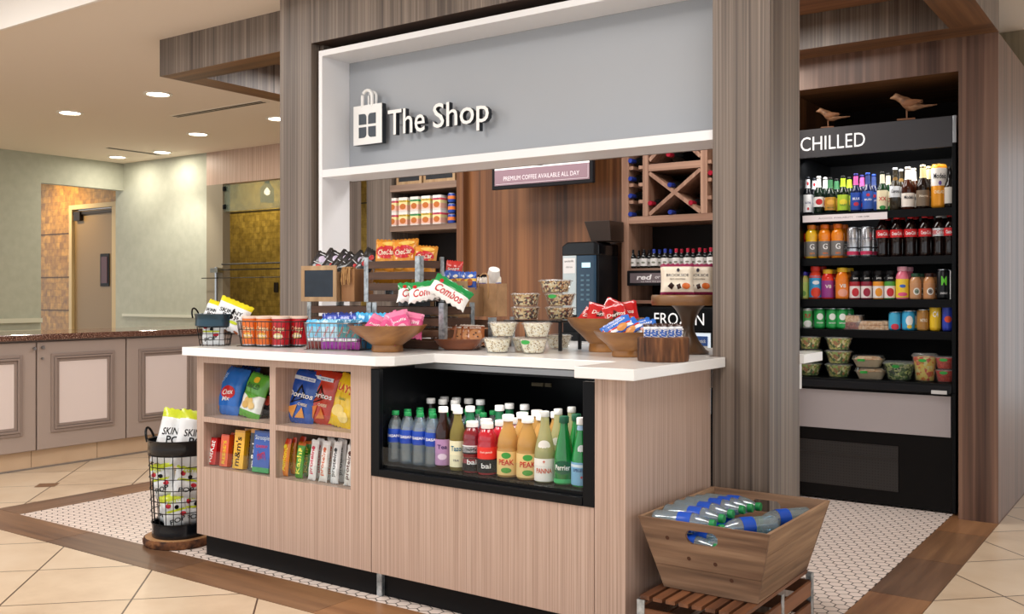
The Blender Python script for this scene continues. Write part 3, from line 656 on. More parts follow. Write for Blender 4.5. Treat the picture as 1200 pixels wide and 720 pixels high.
b=bag('snack_bag','dark green snack bag lying behind the yellow chips bag','snack bag',.13,.23,.04,mat('#2b3a24',.3,coat=.3),seed=8); place(b,(gp(405,500,Y=3.06).x,3.06,FL1),0,rot=(R(-8),R(5),0))
# candy in the lower left cubby
def candy(name,lb,px,w,d,h,m,txt,y=2.885,cat='candy bar',n=3,grp=None,tilt=0):
    x=gp(px,550,Y=y).x
    c=carton(name,lb,w,d,h,m,txt,cat)
    place(c,(x,y,FL0+.003),0,rot=(R(-6),0,R(4)))
    for i in range(1,n): 
        k=clone(c,(x+.001*i,y+.052*i,FL0+.003),label=lb.replace(', front of its row',', '+['','second in its row','third in its row'][i])); 
candy('candy_packet','red wafer candy packet leftmost in lower left cubby, front of its row',249,.062,.028,.125,bands([(0,'#c81a20'),(.95,'#8f1014')],.25),[('KitKat',0,.5,.10,.030,'#ffffff',78)])
candy('candy_packet','orange peanut candy packet second in lower left cubby, front of its row',264,.05,.028,.145,bands([(0,'#e2551c'),(.95,'#c2401a')],.25),[("REESE'S",0,.45,.105,.020,'#f7d21f',88)])
candy('candy_packet','yellow candy packet with black letters in lower left cubby, front of its row',281,.064,.03,.172,bands([(0,'#f2b61c'),(.94,'#d89812')],.25),[("m&m's",-.1,.45,.13,.034,'#2a1a10',86)])
candy('candy_packet','brown candy packet with white letters in lower left cubby, front of its row',298.5,.052,.03,.185,bands([(0,'#241a18'),(.9,'#c98a2e')],.25),[("m&m's",0,.42,.125,.03,'#f3efe8',86)])
candy('candy_packet','wide blue cookie bag rightmost in lower left cubby, front of its row',309,.10,.045,.182,bands([(0,'#2a9a4c'),(.12,'#1d4fae'),(.5,'#1d4fae'),(.95,'#0f2f76')],.25),[('Stroopie',0,.82,.085,.026,'#cfe0f6',0),('CHERRY',0,.62,.07,.012,'#d21f3a',0),('cherry',0,.4,.05,.05,'#c02040',20)],n=2)
for px,lb,m,tx,c,h in [(333,'orange and red fruit bar leftmost in lower right cubby',bands([(0,'#e8861e'),(.85,'#d8411c')],.25),'Almond','#f7e23a',.158),(350,'green fruit and nut bar second in lower right cubby',bands([(0,'#4c9a2a'),(.9,'#d06a20')],.25),'Kashi','#f3ef60',.15),
     (365.5,'white protein bar with pink print in lower right cubby',bands([(0,'#f0ecec'),(.9,'#ffffff')],.3),'protein','#d0284e',.168),(378.5,'white protein bar with orange print in lower right cubby',bands([(0,'#f2eeea'),(.9,'#ffffff')],.3),'protein','#d8683a',.168),
     (391.5,'white protein bar with grey print in lower right cubby',bands([(0,'#eeeef0'),(.9,'#ffffff')],.3),'protein','#3a3a3e',.172),(408,'white protein bar with brown print rightmost in lower right cubby',bands([(0,'#f2efec'),(.9,'#ffffff')],.3),'protein','#5a2a18',.165)]:
    y=2.885; x=gp(px,555,Y=y).x
    c_=bag('snack_bar',lb+', front of its row','snack bar',.042,h,.022,m,[('t',tx,0,.45,2.4,.4/h*.06,c,88),('d',0,.8,.2,.05,c)],seed=int(px),n=(8,14)); place(c_,(x,y,FL0+.003),0,rot=(R(-7),R(2),R(6)))
    k=clone(c_,(x+.004,y+.045,FL0+.003),label=lb+', second in its row'); k.rotation_euler=(R(-4),R(-2),0)
    k=clone(c_,(x+.002,y+.09,FL0+.003),label=lb+', third in its row'); k.rotation_euler=(R(-4),R(3),0)
# clear dividers
for i,(px,zz) in enumerate([(258,0),(273,0),(290,0),(303,0),(343,1),(357,1),(372,1),(385,1),(400,1)]):
    x=gp(px,550,Y=2.86).x; o=MB().box(x-.001,x+.001,2.855,3.10,FL0+.001,FL0+.11).build('shelf_divider',CLEAR)
    tag(o,f'clear plastic divider, {ORD[i]} from the left between the bars in the lower cubbies','divider','clear dividers in the lower cubbies')

# ================================================================ BOTTLES IN THE COUNTER COOLER
def glassy(h,rough=.06,tr=.85,ior=1.2): return mat(h,rough,trans=tr,ior=ior,spec=.6)
WATERB=clear('#eef8ff',.10,.05); WATERL=clear('#cfe4f2',.04,.14)
def bt(px,y,zf,proto,lb,grp,rz=0):
    x=gp(px,540,Y=y).x; return place(proto,(x,y,zf),R(rz),lb,grp)
ZS=.532
WHC=mat('#f2f0ee',.4); GRC=mat('#1d8a4b',.4)
LBW=mat('#eceaf0',.4)
kinds=[]
pw=bottle('water',WATERB,GRC,[(.40,.66,mat('#1c46b4',.3))],[('DASANI',.53,1.9,.055,'#ffffff')],liquid=(WATERL,.82))
ptea=bottle('tea',mat('#2c1210',.08,spec=.7,coat=.5),WHC,[(.06,.48,mat('#b48ab8',.4))],[('Tea',.36,1.3,.07,'#4a2c66'),('disc',.2,.6,.05,'#e9d2ea')])
pyel=bottle('tea',mat('#a89a58',.06,trans=.5,ior=1.2),WHC,[(.06,.48,mat('#efeac8',.4))],[('Tazo',.36,1.4,.08,'#2a6c8c'),('TEA',.17,.8,.03,'#556')])
pdr=bottle('fat',mat('#7a1420',.08,coat=.5),WHC,[(.04,.52,mat('#15161a',.35)),(.40,.54,mat('#efeef2',.35))],[('berry',.46,1.1,.05,'#222'),('bai',.22,1.0,.1,'#e8e8ea')])
prd=bottle('fat',mat('#b0182a',.08,coat=.5),WHC,[(.04,.30,mat('#15161a',.35)),(.31,.54,mat('#e8352c',.35))],[('fruit punch',.44,1.3,.05,'#ffd9cf'),('bai',.18,1.0,.1,'#e8e8ea')])
pju=bottle('jug',mat('#d8a860',.08,trans=.35,ior=1.2,coat=.4),WHC,[(.04,.42,mat('#e9c887',.4))],[('disc',.36,.45,.05,'#3f9a3f'),('PEAK',.25,1.5,.09,'#c8261e'),('disc',.12,.5,.045,'#4f9a3a')])
paq=bottle('cone',mat('#c9c993',.06,trans=.5,ior=1.2,coat=.4),mat('#d8d8d4',.3,.3),[(.02,.34,mat('#f1eeea',.4))],[('disc',.52,.62,.08,'#f2efe9'),('PANNA',.17,1.6,.07,'#d2522a'),('+',.30,.25,.04,'#d2522a')])
ppe=bottle('green',mat('#0f7a34',.06,coat=.6),mat('#0d5238',.4),[(.03,.09,mat('#39b56a',.4))],[('disc',.26,.98,.10,'#155c3e'),('Perrier',.26,1.6,.08,'#f0f4ee')])
psp=bottle('green',mat('#138a3c',.06,coat=.6),WHC,[(.03,.36,mat('#7fb6dc',.4)),(.29,.33,mat('#d8e8f4',.4)),(.82,.89,mat('#9fc4e4',.4))],[('S.PELLEGRINO',.25,1.9,.045,'#27457e'),('disc',.55,.42,.065,'#e4eef2'),('*',.15,.3,.04,'#d2301e')])
for p,nm in ((pw,'water'),): pass
pcl=bottle('tea',mat('#1a120e',.06,coat=.6),mat('#dcdad8',.4),[(.10,.5,mat('#c9b48a',.4))])
pgt=bottle('tea',mat('#2a2622',.06,coat=.6),mat('#f0f0f0',.4),[(.72,.9,mat('#1d6a45',.4)),(.08,.5,mat('#c9c4b4',.4))])
G='bottles in the counter cooler'
cols=[(453,pw,'water bottle with green cap and blue label'),(470.5,pw,'water bottle with green cap and blue label'),(487.5,pw,'water bottle with green cap and blue label'),(504.5,pw,'water bottle with green cap and blue label'),
 (519.5,ptea,'dark red tea bottle with lilac label'),(536.5,pyel,'pale tea bottle with cream label'),(553.5,pdr,'dark red drink bottle with black and white label'),(571,prd,'bright red drink bottle with black label'),
 (595.5,pju,'amber juice bottle with palm label'),(618.5,pju,'amber juice bottle with palm label'),(638.5,paq,'clear glass water bottle with white label'),(661,ppe,'green sparkling water bottle'),(681.5,psp,'green bottle with pale blue label')]
row=['front row','second row','third row','back row']
for ci,(px,p,ds) in enumerate(cols):
    y0=2.905+(PR['jug'][0]-.02 if ci in(8,9) else .015)
    x=max(gp(px,540,Y=y0).x,-2.612+.0645*ci if ci<4 else -9)
    rows=[(0,p)]
    if ci<4: rows+=[(.068,p),(.136,p),(.21,pcl),(.29,pcl if ci%2==0 else pgt)] if ci<3 else [(.068,p),(.136,p),(.21,p),(.285,pgt)]
    elif ci in(4,5): rows+=[(.075,pgt if ci==5 else p),(.15,pw),(.225,pw)]
    elif ci==6: rows+=[(.085,p),(.165,pgt),(.24,pgt)]
    elif ci==7: rows+=[(.085,p),(.165,pdr),(.245,pgt)]
    elif ci in(8,9): rows+=[(.09,p),(.18,p)]
    elif ci==10: rows+=[(.085,p),(.17,p)]
    elif ci==11: rows+=[(.08,p),(.16,paq)]
    else: rows+=[(.08,paq),(.16,paq)]
    for ri,(dy,q) in enumerate(rows):
        nm={id(pw):'clear water bottle with green cap',id(ptea):'dark red tea bottle with lilac label',id(pyel):'pale tea bottle with cream label',id(pdr):'dark red drink bottle with black label',id(prd):'bright red drink bottle with black label',id(pju):'amber juice bottle with white cap',id(paq):'pale glass bottle with white label',id(ppe):'green sparkling water bottle with dark cap',id(psp):'green bottle with pale blue label',id(pcl):'dark bottle with grey cap',id(pgt):'dark bottle with white cap'}[id(q)]
        rr=PR['tea'][0]
        place(q,(x+(.004*((ri*7+ci*3)%3-1) if ri else 0)+ri*(.004 if ci<4 else .002),y0+dy,ZS),R(22+((ci*37+ri*53)%14)),f'{nm}, {"front" if ri==0 else ORD[ri]} row, {ORD[ci]} column of counter cooler',G)
# ================================================================ ITEMS ON THE WORKTOP
ZT=.959
def cup_tub(lb,content,lidm,R1=.062,R0=.042,h=.062,loc=(0,0,0),group=None,sticker=None,seed=0):
    t=thing('snack_tub',lb,'tub',loc,0,group)
    MB().lathe([(.0001,0),(R0,0),(R0+.003,.004),(R1*.93,h*.72),(R1*.97,h*.86)],28).build('tub',CLEAR2,t,smooth=True)
    MB().lathe([(R1*.97,h*.86),(R1*1.04,h*.88),(R1*1.04,h*.93),(R1*.95,h*.95),(R1*.9,h),(.0001,h)],28).build('lid',lidm,t,smooth=True)
    rr=random.Random(seed); m=MB(); n=10; prof=[(.0001,.003)]+[(R0+(R1*.93-R0)*i/n-.003,.004+h*.84*i/n) for i in range(n+1)]+[(R1*.5,h*.9),(.0001,h*.92)]
    m.lathe(prof,30,fn=lambda r,z,a:r*(1+.05*noise.noise(Vector((math.cos(a)*5+seed,math.sin(a)*5,z*110)))) if r>.01 else r)
    m.build('snack_filling',content,t,smooth=True,ang=180)
    if sticker:
        p=MB(); disc(p,0,h*.76,.022,.009,cyl(R1*.96,.002)); p.build('sticker',mat(sticker,.4),t)
    return t
POP=speck(('#a88a5c','#f3e6cc','#fbf5e8','#f6ecd6','#ecdcbc','#fffaf0','#f8f0e0'),210,.7,.25,2,True,0,.003)
MIX=speck(('#2e1a10','#d8b47a','#5b3320','#e9d3a4','#8a3320','#b98a4e','#f0e2c4','#e2c08a'),120,.6,.3,2,True,0,.003)
TR=mat('#b9b2a4',.3)
LIDC=clear('#f4f2ee',.08,.14)
P=[(583,414,0),(624.5,415,0),(650,411,0),(600,408,0)]
h=.064
pc=[stand(583,414,.046,ZT),stand(625,415,.046,ZT),stand(651,409.5,.046,ZT)]
G='clear tubs of popcorn'
cup_tub('clear popcorn tub, front left of the bottom row',POP,LIDC,loc=pc[0],seed=1,group=G)
cup_tub('clear popcorn tub with green sticker, front middle of the bottom row',POP,LIDC,loc=pc[1],seed=2,group=G,sticker='#3aa648')
cup_tub('clear popcorn tub, rightmost and set back in the bottom row',POP,LIDC,loc=pc[2]+Vector((.005,.015,0)),seed=3,group=G)
mid=(pc[0]+pc[1])/2+Vector((-.01,.09,0)); cup_tub('clear popcorn tub set back between the two front tubs',POP,LIDC,loc=mid,seed=9,group=G)
cup_tub('clear popcorn tub stacked on top at left',POP,LIDC,loc=pc[0]+Vector((.02,.012,h+.001)),seed=4,group=G)
cup_tub('clear popcorn tub stacked on top at right',POP,LIDC,loc=pc[1]+Vector((.01,.012,h+.001)),seed=5,group=G)
# riser and trail mix
a=gp(616,376,Z=1.085); b_=gp(657,376,Z=1.085); dv=Vector((a.x,a.y,0)).normalized()*.045
A=Vector((a.x,a.y,1.088))+dv; B=Vector((b_.x,b_.y,1.088))+dv
rs=thing('display_riser','dark metal riser under the stacked trail mix tubs','riser',((A.x+B.x)/2,(A.y+B.y)/2,ZT))
MB().box(-.15,.15,-.09,.09,.120,.128).build('top',mat('#1a1a1c',.15),rs,.002)
for sx in(-1,1):
    for sy in(-1,1): MB().box(sx*.14-.006,sx*.14+.006,sy*.08-.006,sy*.08+.006,0,.120).build('leg',mat('#232326',.3),rs)
G='clear tubs of trail mix'; hm=.058
cup_tub('clear trail mix tub, bottom left of the stack on the riser',MIX,LIDC,.064,.05,hm,A,G,seed=11)
cup_tub('clear trail mix tub, bottom right of the stack on the riser',MIX,LIDC,.068,.05,hm,B,G,seed=12)
cup_tub('clear trail mix tub, middle left of the stack on the riser',MIX,LIDC,.064,.05,hm,A+Vector((0,0,hm+.001)),G,seed=13)
cup_tub('clear trail mix tub with green sticker, middle right of the stack',MIX,LIDC,.070,.05,hm,B+Vector((0,0,hm+.001)),G,seed=14,sticker='#3aa648')
cup_tub('clear trail mix tub alone on top of the stack',MIX,LIDC,.074,.055,hm,B+Vector((-.018,-.01,2*hm+.002)),G,seed=15)

BW=wood('#5c3517','#8a5a2c','#b07c44','X',26,.3,4)
def bowl(lb,loc,Rr,H,fr,m=BW):
    t=thing('wooden_bowl',lb,'bowl',loc)
    MB().lathe([(fr,0),(fr,H*.24),(fr*1.15,H*.3),(Rr*.62,H*.5),(Rr*.86,H*.75),(Rr,H),(Rr*.975,H),(Rr*.83,H*.76),(Rr*.5,H*.45),(.0001,H*.36)],40).build('bowl',m,t,smooth=True)
    MB().lathe([(.0001,0),(fr*1.02,0),(fr*1.05,.006),(fr*1.0,H*.25),(fr*.9,H*.25)],32).build('foot',m,t,smooth=True)
    return t
L1=stand(454,413,.062,ZT); bowl('carved wooden pedestal bowl holding pink snack bags',L1,.168,.112,.064)
def pile(proto_fn,labels,spots):
    p=proto_fn()
    for lb,(loc,rot) in zip(labels,spots): place(p,loc,rot=tuple(R(a) for a in rot),label=lb)
def pink(): return bag('snack_bag','x','snack bag',.10,.125,.04,bands([(0,'#e25a93'),(.7,'#ef86ae'),(.95,'#d14c86')],.25),[('t','puffs',0,.5,.6,.14,'#fbe9f0',5,.2),('d',0,.25,.2,.1,'#f6c0d0')],seed=21,group='pink snack bags in the wooden bowl',n=(10,12))
b=L1+Vector((0,0,.055))
pile(pink,['pink snack bag at the left rim of the wooden bowl','pink snack bag tilted in the middle front of the wooden bowl','pink snack bag at the right rim of the wooden bowl','pink snack bag standing at the back left of the wooden bowl','pink snack bag at the back right of the wooden bowl'],
 [(b+Vector((-.075,-.035,.0)),(-42,25,25)),(b+Vector((.03,-.05,-.004)),(-44,30,42)),(b+Vector((.075,.02,.014)),(-36,-14,50)),(b+Vector((-.03,.05,.0)),(-30,20,20)),(b+Vector((.06,.075,.0)),(-30,10,45))])
L2=stand(709,413,.055,ZT); bowl('larger wooden pedestal bowl heaped with red snack bags',L2,.165,.142,.066)
def redb(): return bag('snack_bag','x','snack bag',.12,.145,.045,bands([(0,'#c51f22'),(.95,'#a0161b')],.2),[('p',0,.5,[(-.03,.2),(-.2,-.15),(.15,-.03)],'#4a0d0c'),('t','Doritos',0,.5,.7,.12,'#f6efe6',0,.2),('d',.1,.22,.25,.1,'#e89040')],seed=22,group='red snack bags in the larger wooden bowl',n=(10,12))
b=L2+Vector((0,0,.078))
pile(redb,['red snack bag at the left rim of the larger wooden bowl','red snack bag on the top front of the larger wooden bowl','red snack bag at the right of the larger wooden bowl','red snack bag at the back left of the larger wooden bowl','red snack bag at the back right of the larger wooden bowl'],
 [(b+Vector((-.10,-.02,0)),(-50,32,20)),(b+Vector((-.01,-.045,.012)),(-42,16,35)),(b+Vector((.085,-.01,.012)),(-44,-14,40)),(b+Vector((-.03,.06,.02)),(-35,25,20)),(b+Vector((.07,.07,.015)),(-38,-10,30)),])
L3=stand(734,419,.05,ZT); bowl('smaller wooden pedestal bowl holding blue wafer packs',L3,.128,.098,.055)
def blueb(): return bag('snack_pack','x','snack pack',.115,.06,.018,bands([(0,'#1f58b8'),(.3,'#dfe6ee'),(.5,'#c8352c'),(.62,'#2a6fd0')],.25,2,.2),[('t','Crispies',.0,.78,.7,.2,'#f2f4f8',0,.2),('d',.1,.3,.2,.25,'#d8924e')],seed=23,group='blue wafer packs in the smaller wooden bowl',n=(10,8))
b=L3+Vector((0,0,.06))
pile(blueb,['blue wafer pack leftmost in the smaller wooden bowl','blue wafer pack second from left in the smaller wooden bowl','blue wafer pack in the middle of the smaller wooden bowl','blue wafer pack at the right rim of the smaller wooden bowl','blue wafer pack at the back of the smaller wooden bowl'],
 [(b+Vector((-.03,-.02,.034)),(-40,-30,25)),(b+Vector((.0,-.03,.034)),(-38,-34,30)),(b+Vector((.035,-.02,.022)),(-35,-42,32)),(b+Vector((.075,.02,.022)),(-30,-14,40)),(b+Vector((.03,.06,.022)),(-25,-20,30))])
# bark log with chocolate bars
L4=stand(777.5,425,.088,ZT)
lg=thing('bark_log','sawn log round with rough bark holding upright chocolate bars','log',L4)
BARK=speck(('#1e0f08','#4a2a18','#6f4426','#8a5a34'),22,.9,1.0,6,False,0,.02)
m=MB(); m.lathe([(.088,0),(.09,.01)]+[(.09,.01+.07*i/8) for i in range(1,9)]+[(.088,.086),(.074,.087)],64,fn=lambda r,z,a:r*(1+.055*noise.noise(Vector((math.cos(a)*9,math.sin(a)*9,z*4)))+.06*noise.noise(Vector((math.cos(a)*24,math.sin(a)*24,z*9)))))
m.build('bark',wood('#1e0f08','#54301c','#8a5a36','Z',60,.9,9,.8,.4),lg,smooth=True,ang=70)
MB().lathe([(.076,.086),(.055,.087),(.054,.05),(.0001,.05)],32).build('hollow_top',wood('#6b4527','#8f6238','#a87c4c','X',40,.6),lg)
SNK=bands([(0,'#3a1a12'),(.18,'#e9eef6'),(.3,'#2b59b0'),(.74,'#e9eef6'),(.84,'#3a1a12')],.25)
c_=bag('chocolate_bar','x','chocolate bar',.030,.082,.014,SNK,[('t','SNICKERS',0,.52,1.7,.42,'#f4f2f4',84,.1)],seed=30,n=(8,12),group='chocolate bars standing in the bark log')
for i,(dx,dy,z) in enumerate([(-.05,-.012,0),(-.022,-.022,0),(.008,-.022,0),(.036,-.012,0),(.05,.014,0),(-.036,.025,0),(-.006,.02,0),(.022,.028,0)]):
    place(c_,L4+Vector((dx*CA-dy*SA*0,dx*SA*.9+dy,.052)),rot=(R(-4),R((i%3-1)*3),R(32)),label=['leftmost front','second front','third front','fourth front','far right','back left','back middle','back right'][i]+' chocolate bar with dark top standing in the bark log')
# cake stand
L5=stand(806,416,.085,ZT); L5.x=-1.685
PDW=wood('#3a2414','#5e3e24','#7c5a38','X',24,.35,3)
ps=thing('cake_stand','turned wooden cake stand with a thick plate and flared foot','cake stand',L5)
MB().lathe([(.0001,0),(.082,0),(.084,.008),(.070,.018),(.045,.05),(.026,.09),(.024,.115),(.034,.15),(.052,.18),(.068,.196),(.0001,.196)],36).build('pedestal',mat('#4d3623',.35,var=14),ps,smooth=True,ang=50)
MB().lathe([(.0001,.196),(.145,.196),(.149,.202),(.149,.232),(.145,.238),(.0001,.238)],48).build('plate',wood('#50321c','#7d5431','#9c7145','X',18,.35,3),ps,smooth=True,ang=40)
def pouch(): return bag('chocolate_pouch','x','pouch',.132,.125,.04,bands([(0,'#8c1f4c'),(.10,'#efe3cf'),(.88,'#8c1f4c')],.3),
  [('t','BROOKSIDE',0,.62,.72,.09,'#2a2630'),('t','dark chocolate',0,.50,.5,.045,'#6a5a50'),('p',-.2,.26,[(-.12,.0),(0,.13),(.1,.03),(.02,-.11)],'#2d1710'),('d',.05,.25,.1,.1,'#efe8dc'),('p',.03,.25,[(-.07,.05),(.05,.10),(.09,-.05),(-.02,-.09)],'#3a2116'),('d',.27,.27,.13,.10,'#d2692a'),('d',.02,.78,.05,.06,'#3a3440')],seed=31,group='berry coloured chocolate pouches on the cake stand')
p=pouch(); zz=L5.z+.239
for lb,dx,dy,r in [('chocolate pouch facing front in the middle of the cake stand',-.02,-.055,24),('chocolate pouch at the left, partly behind the front pouch',-.062,.02,28),('chocolate pouch right behind the front pouch on the cake stand',.035,.012,24),('chocolate pouch at the far right back of the cake stand',.045,.07,24)]:
    place(p,(L5.x+dx,L5.y+dy,zz),rot=(R(-5),0,R(r)),label=lb)
# cookie tray
TW=wood('#3d1d0e','#65321a','#8a4d2a','X',20,.22,3)
L6=stand(540,411,.085,ZT)
t=thing('wooden_tray','dark glossy wooden tray of wrapped cookies','tray',L6,R(20))
def sq(r,z,a): 
    c=abs(math.cos(a)); s_=abs(math.sin(a)); return r/((c**4+s_**4)**.25)
MB().lathe([(.0001,0),(.07,0),(.078,.006),(.10,.03),(.112,.048),(.108,.049),(.094,.03),(.07,.014),(.0001,.012)],48,fn=sq).build('tray',TW,t,smooth=True)
def cookie(): return bag('cookie_pack','x','cookie pack',.085,.095,.022,bands([(0,'#c9a184'),(.06,'#a5623a'),(.8,'#8b4a2a'),(.9,'#cfc0b4')],.2),[('d',0,.45,.36,.32,'#c98a58'),('d',-.1,.5,.05,.04,'#4a2412'),('d',.12,.4,.05,.04,'#4a2412'),('d',.02,.58,.05,.04,'#4a2412'),('t',"cookie",0,.84,.6,.1,'#f2e6da')],seed=33,group='wrapped cookies in the dark wooden tray',n=(10,10))
c_=cookie()
for i,(dx,dy,r,tl) in enumerate([(-.055,-.03,20,-12),(-.03,.0,24,-16),(.0,.012,28,-18),(.03,.02,34,-20),(.058,.03,40,-22)]):
    place(c_,(L6.x+dx,L6.y+dy,L6.z+.016),rot=(R(tl),0,R(r)),label=['front left','second','middle','fourth','far right'][i]+' wrapped cookie pack in the dark glossy wooden tray')

ZK=ZT+.1365; CB0=gp(504,371,Z=ZK)
# crates of dark slats with galvanised corners
DK=wood('#2a1a12','#4a3022','#6b4a35','X',30,.55,2); DKy=wood('#2a1a12','#4a3022','#6b4a35','Y',30,.55,2)
def slat_crate(lb,w,d,h,n=4,top=False,mx=DK,my=DKy):
    t=thing('slatted_crate',lb,'crate'); sh=(h-.004)/n
    for i in range(n):
        z0=.002+i*sh; z1=z0+sh*.66
        MB().box(.012,w-.012,0,.010,z0,z1).build('slat',mx,t); MB().box(.012,w-.012,d-.010,d,z0,z1).build('slat',mx,t)
        MB().box(0,.010,.012,d-.012,z0,z1).build('slat',my,t); MB().box(w-.010,w,.012,d-.012,z0,z1).build('slat',my,t)
    MB().box(.011,w-.011,.011,d-.011,.002,.012).build('bottom',mx,t)
    for x,y,sx,sy in((0,0,1,1),(w,0,-1,1),(0,d,1,-1),(w,d,-1,-1)):
        b=MB(); b.box(min(x,x+sx*.026),max(x,x+sx*.026),y-sy*.0015,y+sy*.001,0,h) if sy>0 else b.box(min(x,x+sx*.026),max(x,x+sx*.026),y-.001,y+.0015,0,h)
        b.box(*( (x-.0015,x+.001) if sx>0 else (x-.001,x+.0015)),min(y,y+sy*.026),max(y,y+sy*.026),0,h); b.build('corner_bracket',GALV,t)
    if top:
        k=8
        for i in range(k):
            a=.004+(w-.008)*i/k; MB().box(a,a+(w-.008)/k*.72,.012,d-.012,h-.002,h+.010).build('top_slat',my,t)
        b=MB().box(w-.0005,w+.0018,d*.5-.012,d*.5+.012,0,h).build('centre_bracket',GALV,t)
    return t
c=slat_crate('dark slatted crate, right one of the lower pair, behind the pink bag bowl',.415,.22,.204); c.location=(-3.065,3.27,ZT)
c=slat_crate('dark slatted crate, left one of the lower pair, under the chalkboard box',.415,.22,.204); c.location=(-3.49,3.27,ZT)
ZU=ZT+.206
c=slat_crate('dark slatted crate stacked on top holding gold snack bags',.335,.17,.205); c.location=(-3.145,3.30,ZU)
def gold(): return bag('snack_bag','x','snack bag',.13,.215,.06,bands([(0,'#d98e2a'),(.93,'#c07a20')],.25),[('d',0,.70,.42,.15,'#c3202a'),('t','Cheddar',0,.70,.66,.12,'#fbeed8',4,.1),('d',.1,.90,.3,.05,'#f2c05a'),('d',-.15,.4,.25,.1,'#eeb048')],seed=41,group='gold snack bags in the top crate')
g_=gold()
for i,(x,y,r,s_) in enumerate([(-3.07,3.365,24,1),(-2.955,3.375,20,1.0),(-2.865,3.39,26,.84)]):
    place(g_,(x,y,ZU+.085),rot=(R(-6),R([3,-3,4][i]),R(r)),label=['left gold snack bag with red oval in the top dark crate','middle gold snack bag with red oval in the top dark crate','right, smaller gold snack bag at the end of the top dark crate'][i],scale=(s_,s_,s_*.95))
o=slat_crate('dark slatted crate behind the cookie tray under the kraft bag',  .36,.17,.1365,3); o.location=(CB0.x+.01,CB0.y-.005,ZT)
# chalkboard boxes
LW=wood('#8a6a4a','#b08d66','#c9ab84','Z',24,.6,3); CHK=mat('#1d2a36',.6,var=20)
def chalk_box(lb,w,d,h,board='#1f2b38',line=False):
    t=thing('chalkboard_box',lb,'box')
    MB().box(0,w,.006,d,0,h-.03).build('box',wood('#7b5a3c','#a07c58','#b8956c','Z',16,.6,2),t)
    f=MB(); q=.022; f.box(0,w,0,.006,0,q).box(0,w,0,.006,h-q,h).box(0,q,0,.006,q,h-q).box(w-q,w,0,.006,q,h-q); f.build('frame',LW,t,.001)
    MB().box(q,w-q,.002,.006,q,h-q).build('chalkboard',mat(board,.55,var=18),t)
    if line:
        a=q+.008; l=MB().box(a,w-a,.0012,.002,a,a+.002).box(a,w-a,.0012,.002,h-a-.002,h-a).box(a,a+.002,.0012,.002,a,h-a).box(w-a-.002,w-a,.0012,.002,a,h-a); l.build('chalk_line',mat('#d8d8d4',.8),t)
    return t
c=chalk_box('wooden box with dark chalkboard front, full of black pouches',.225,.16,.172); c.location=(-3.555,3.29,ZU); c.rotation_euler=(0,0,R(4))
kb=MB().box(0,.085,0,.13,0,.155); kb=kb.build('wooden_block',wood('#7a5030','#96683f','#a97a4c','Z',20,.6,2),None,.002); kb.location=(-3.322,3.33,ZU); tag(kb,'plain brown wooden side box right of the chalkboard front','box')
tw=thing('twine_bundle','bundle of frayed twine draped over the plain brown side box','twine',(-3.28,3.325,ZU+.157))
m=MB(); rr=random.Random(5)
for i in range(12):
    x=-.03+i*.0055; m.tube([(x,.03,.0),(x+rr.uniform(-.004,.004),.0,.006),(x+rr.uniform(-.006,.006),-.008,-.01),(x+rr.uniform(-.008,.008),-.010,-.05-rr.uniform(0,.03))],.0022,5)
m.build('strands',mat('#b58a58',.8),tw)
def blk(): return bag('jerky_pouch','x','pouch',.095,.135,.02,bands([(0,'#17171b'),(.55,'#1f1f26'),(.9,'#0f0f12')],.25),[('d',0,.72,.2,.13,'#c9bcd6'),('r',-.3,.3,.88,.92,'#c4c6cc'),('r',-.35,.35,.5,.53,'#d8d8dc'),('d',.1,.42,.22,.08,'#c8242c')],seed=51,group='black pouches in the chalkboard box',n=(8,10))
p=blk()
for i,(x,y,z,a,b2,c2) in enumerate([(-3.52,3.34,.11,-50,-30,20),(-3.49,3.37,.125,-48,-40,22),(-3.45,3.36,.115,-52,-34,24),(-3.41,3.38,.12,-50,-42,26),(-3.375,3.37,.11,-48,-50,28),(-3.34,3.39,.12,-44,-58,30)]):
    place(p,(x,y-.01,ZU+z+.012),rot=(R(a+25),R(-b2*.8),R(c2)),label=ORD[i]+' black snack pouch from the left, leaning in the chalkboard box')
p2=bag('jerky_pouch','striped black and grey pouch standing at the right over the twine','pouch',.08,.14,.02,bands([(0,'#2a2a2e'),(.5,'#8a8a90'),(.6,'#17171b')],.25),[('d',-.1,.4,.15,.1,'#c02a30'),('d',.1,.7,.15,.1,'#c02a30')],seed=52); p2.location=(-3.27,3.40,ZU+.13); p2.rotation_euler=(R(-20),R(28),R(30))
c=chalk_box('framed chalkboard box with white chalk border, behind the white and green bags',.215,.13,.165,'#15181c',True); c.location=gp(504,371,Z=ZK); c.rotation_euler=(0,0,R(2)); CB=c.location
KP=gp(572,371,Z=ZK)+Vector((-.02,.03,0))
kf=thing('kraft_bag','small brown kraft paper bag with twisted handles','paper bag',KP,R(4))
m=MB(); nx,nz=8,10
def kq(x,z,s): return (x+.002*math.sin(z*90+x*40),s*(.045)+.003*math.sin(x*70+z*60+s),z)
for s_ in(-1,1):
    vs=[kq(-.074+.148*i/nx,.155*j/nz,s_) for j in range(nz+1) for i in range(nx+1)]; m.add(vs,[(j*(nx+1)+i,j*(nx+1)+i+1,(j+1)*(nx+1)+i+1,(j+1)*(nx+1)+i) for j in range(nz) for i in range(nx)])
m.box(-.075,-.073,-.045,.045,0,.155).box(.073,.075,-.045,.045,0,.155).box(-.074,.074,-.045,.045,0,.002)
m.build('bag_body',mat('#b58d66',.7,var=20),kf,smooth=True,ang=50)
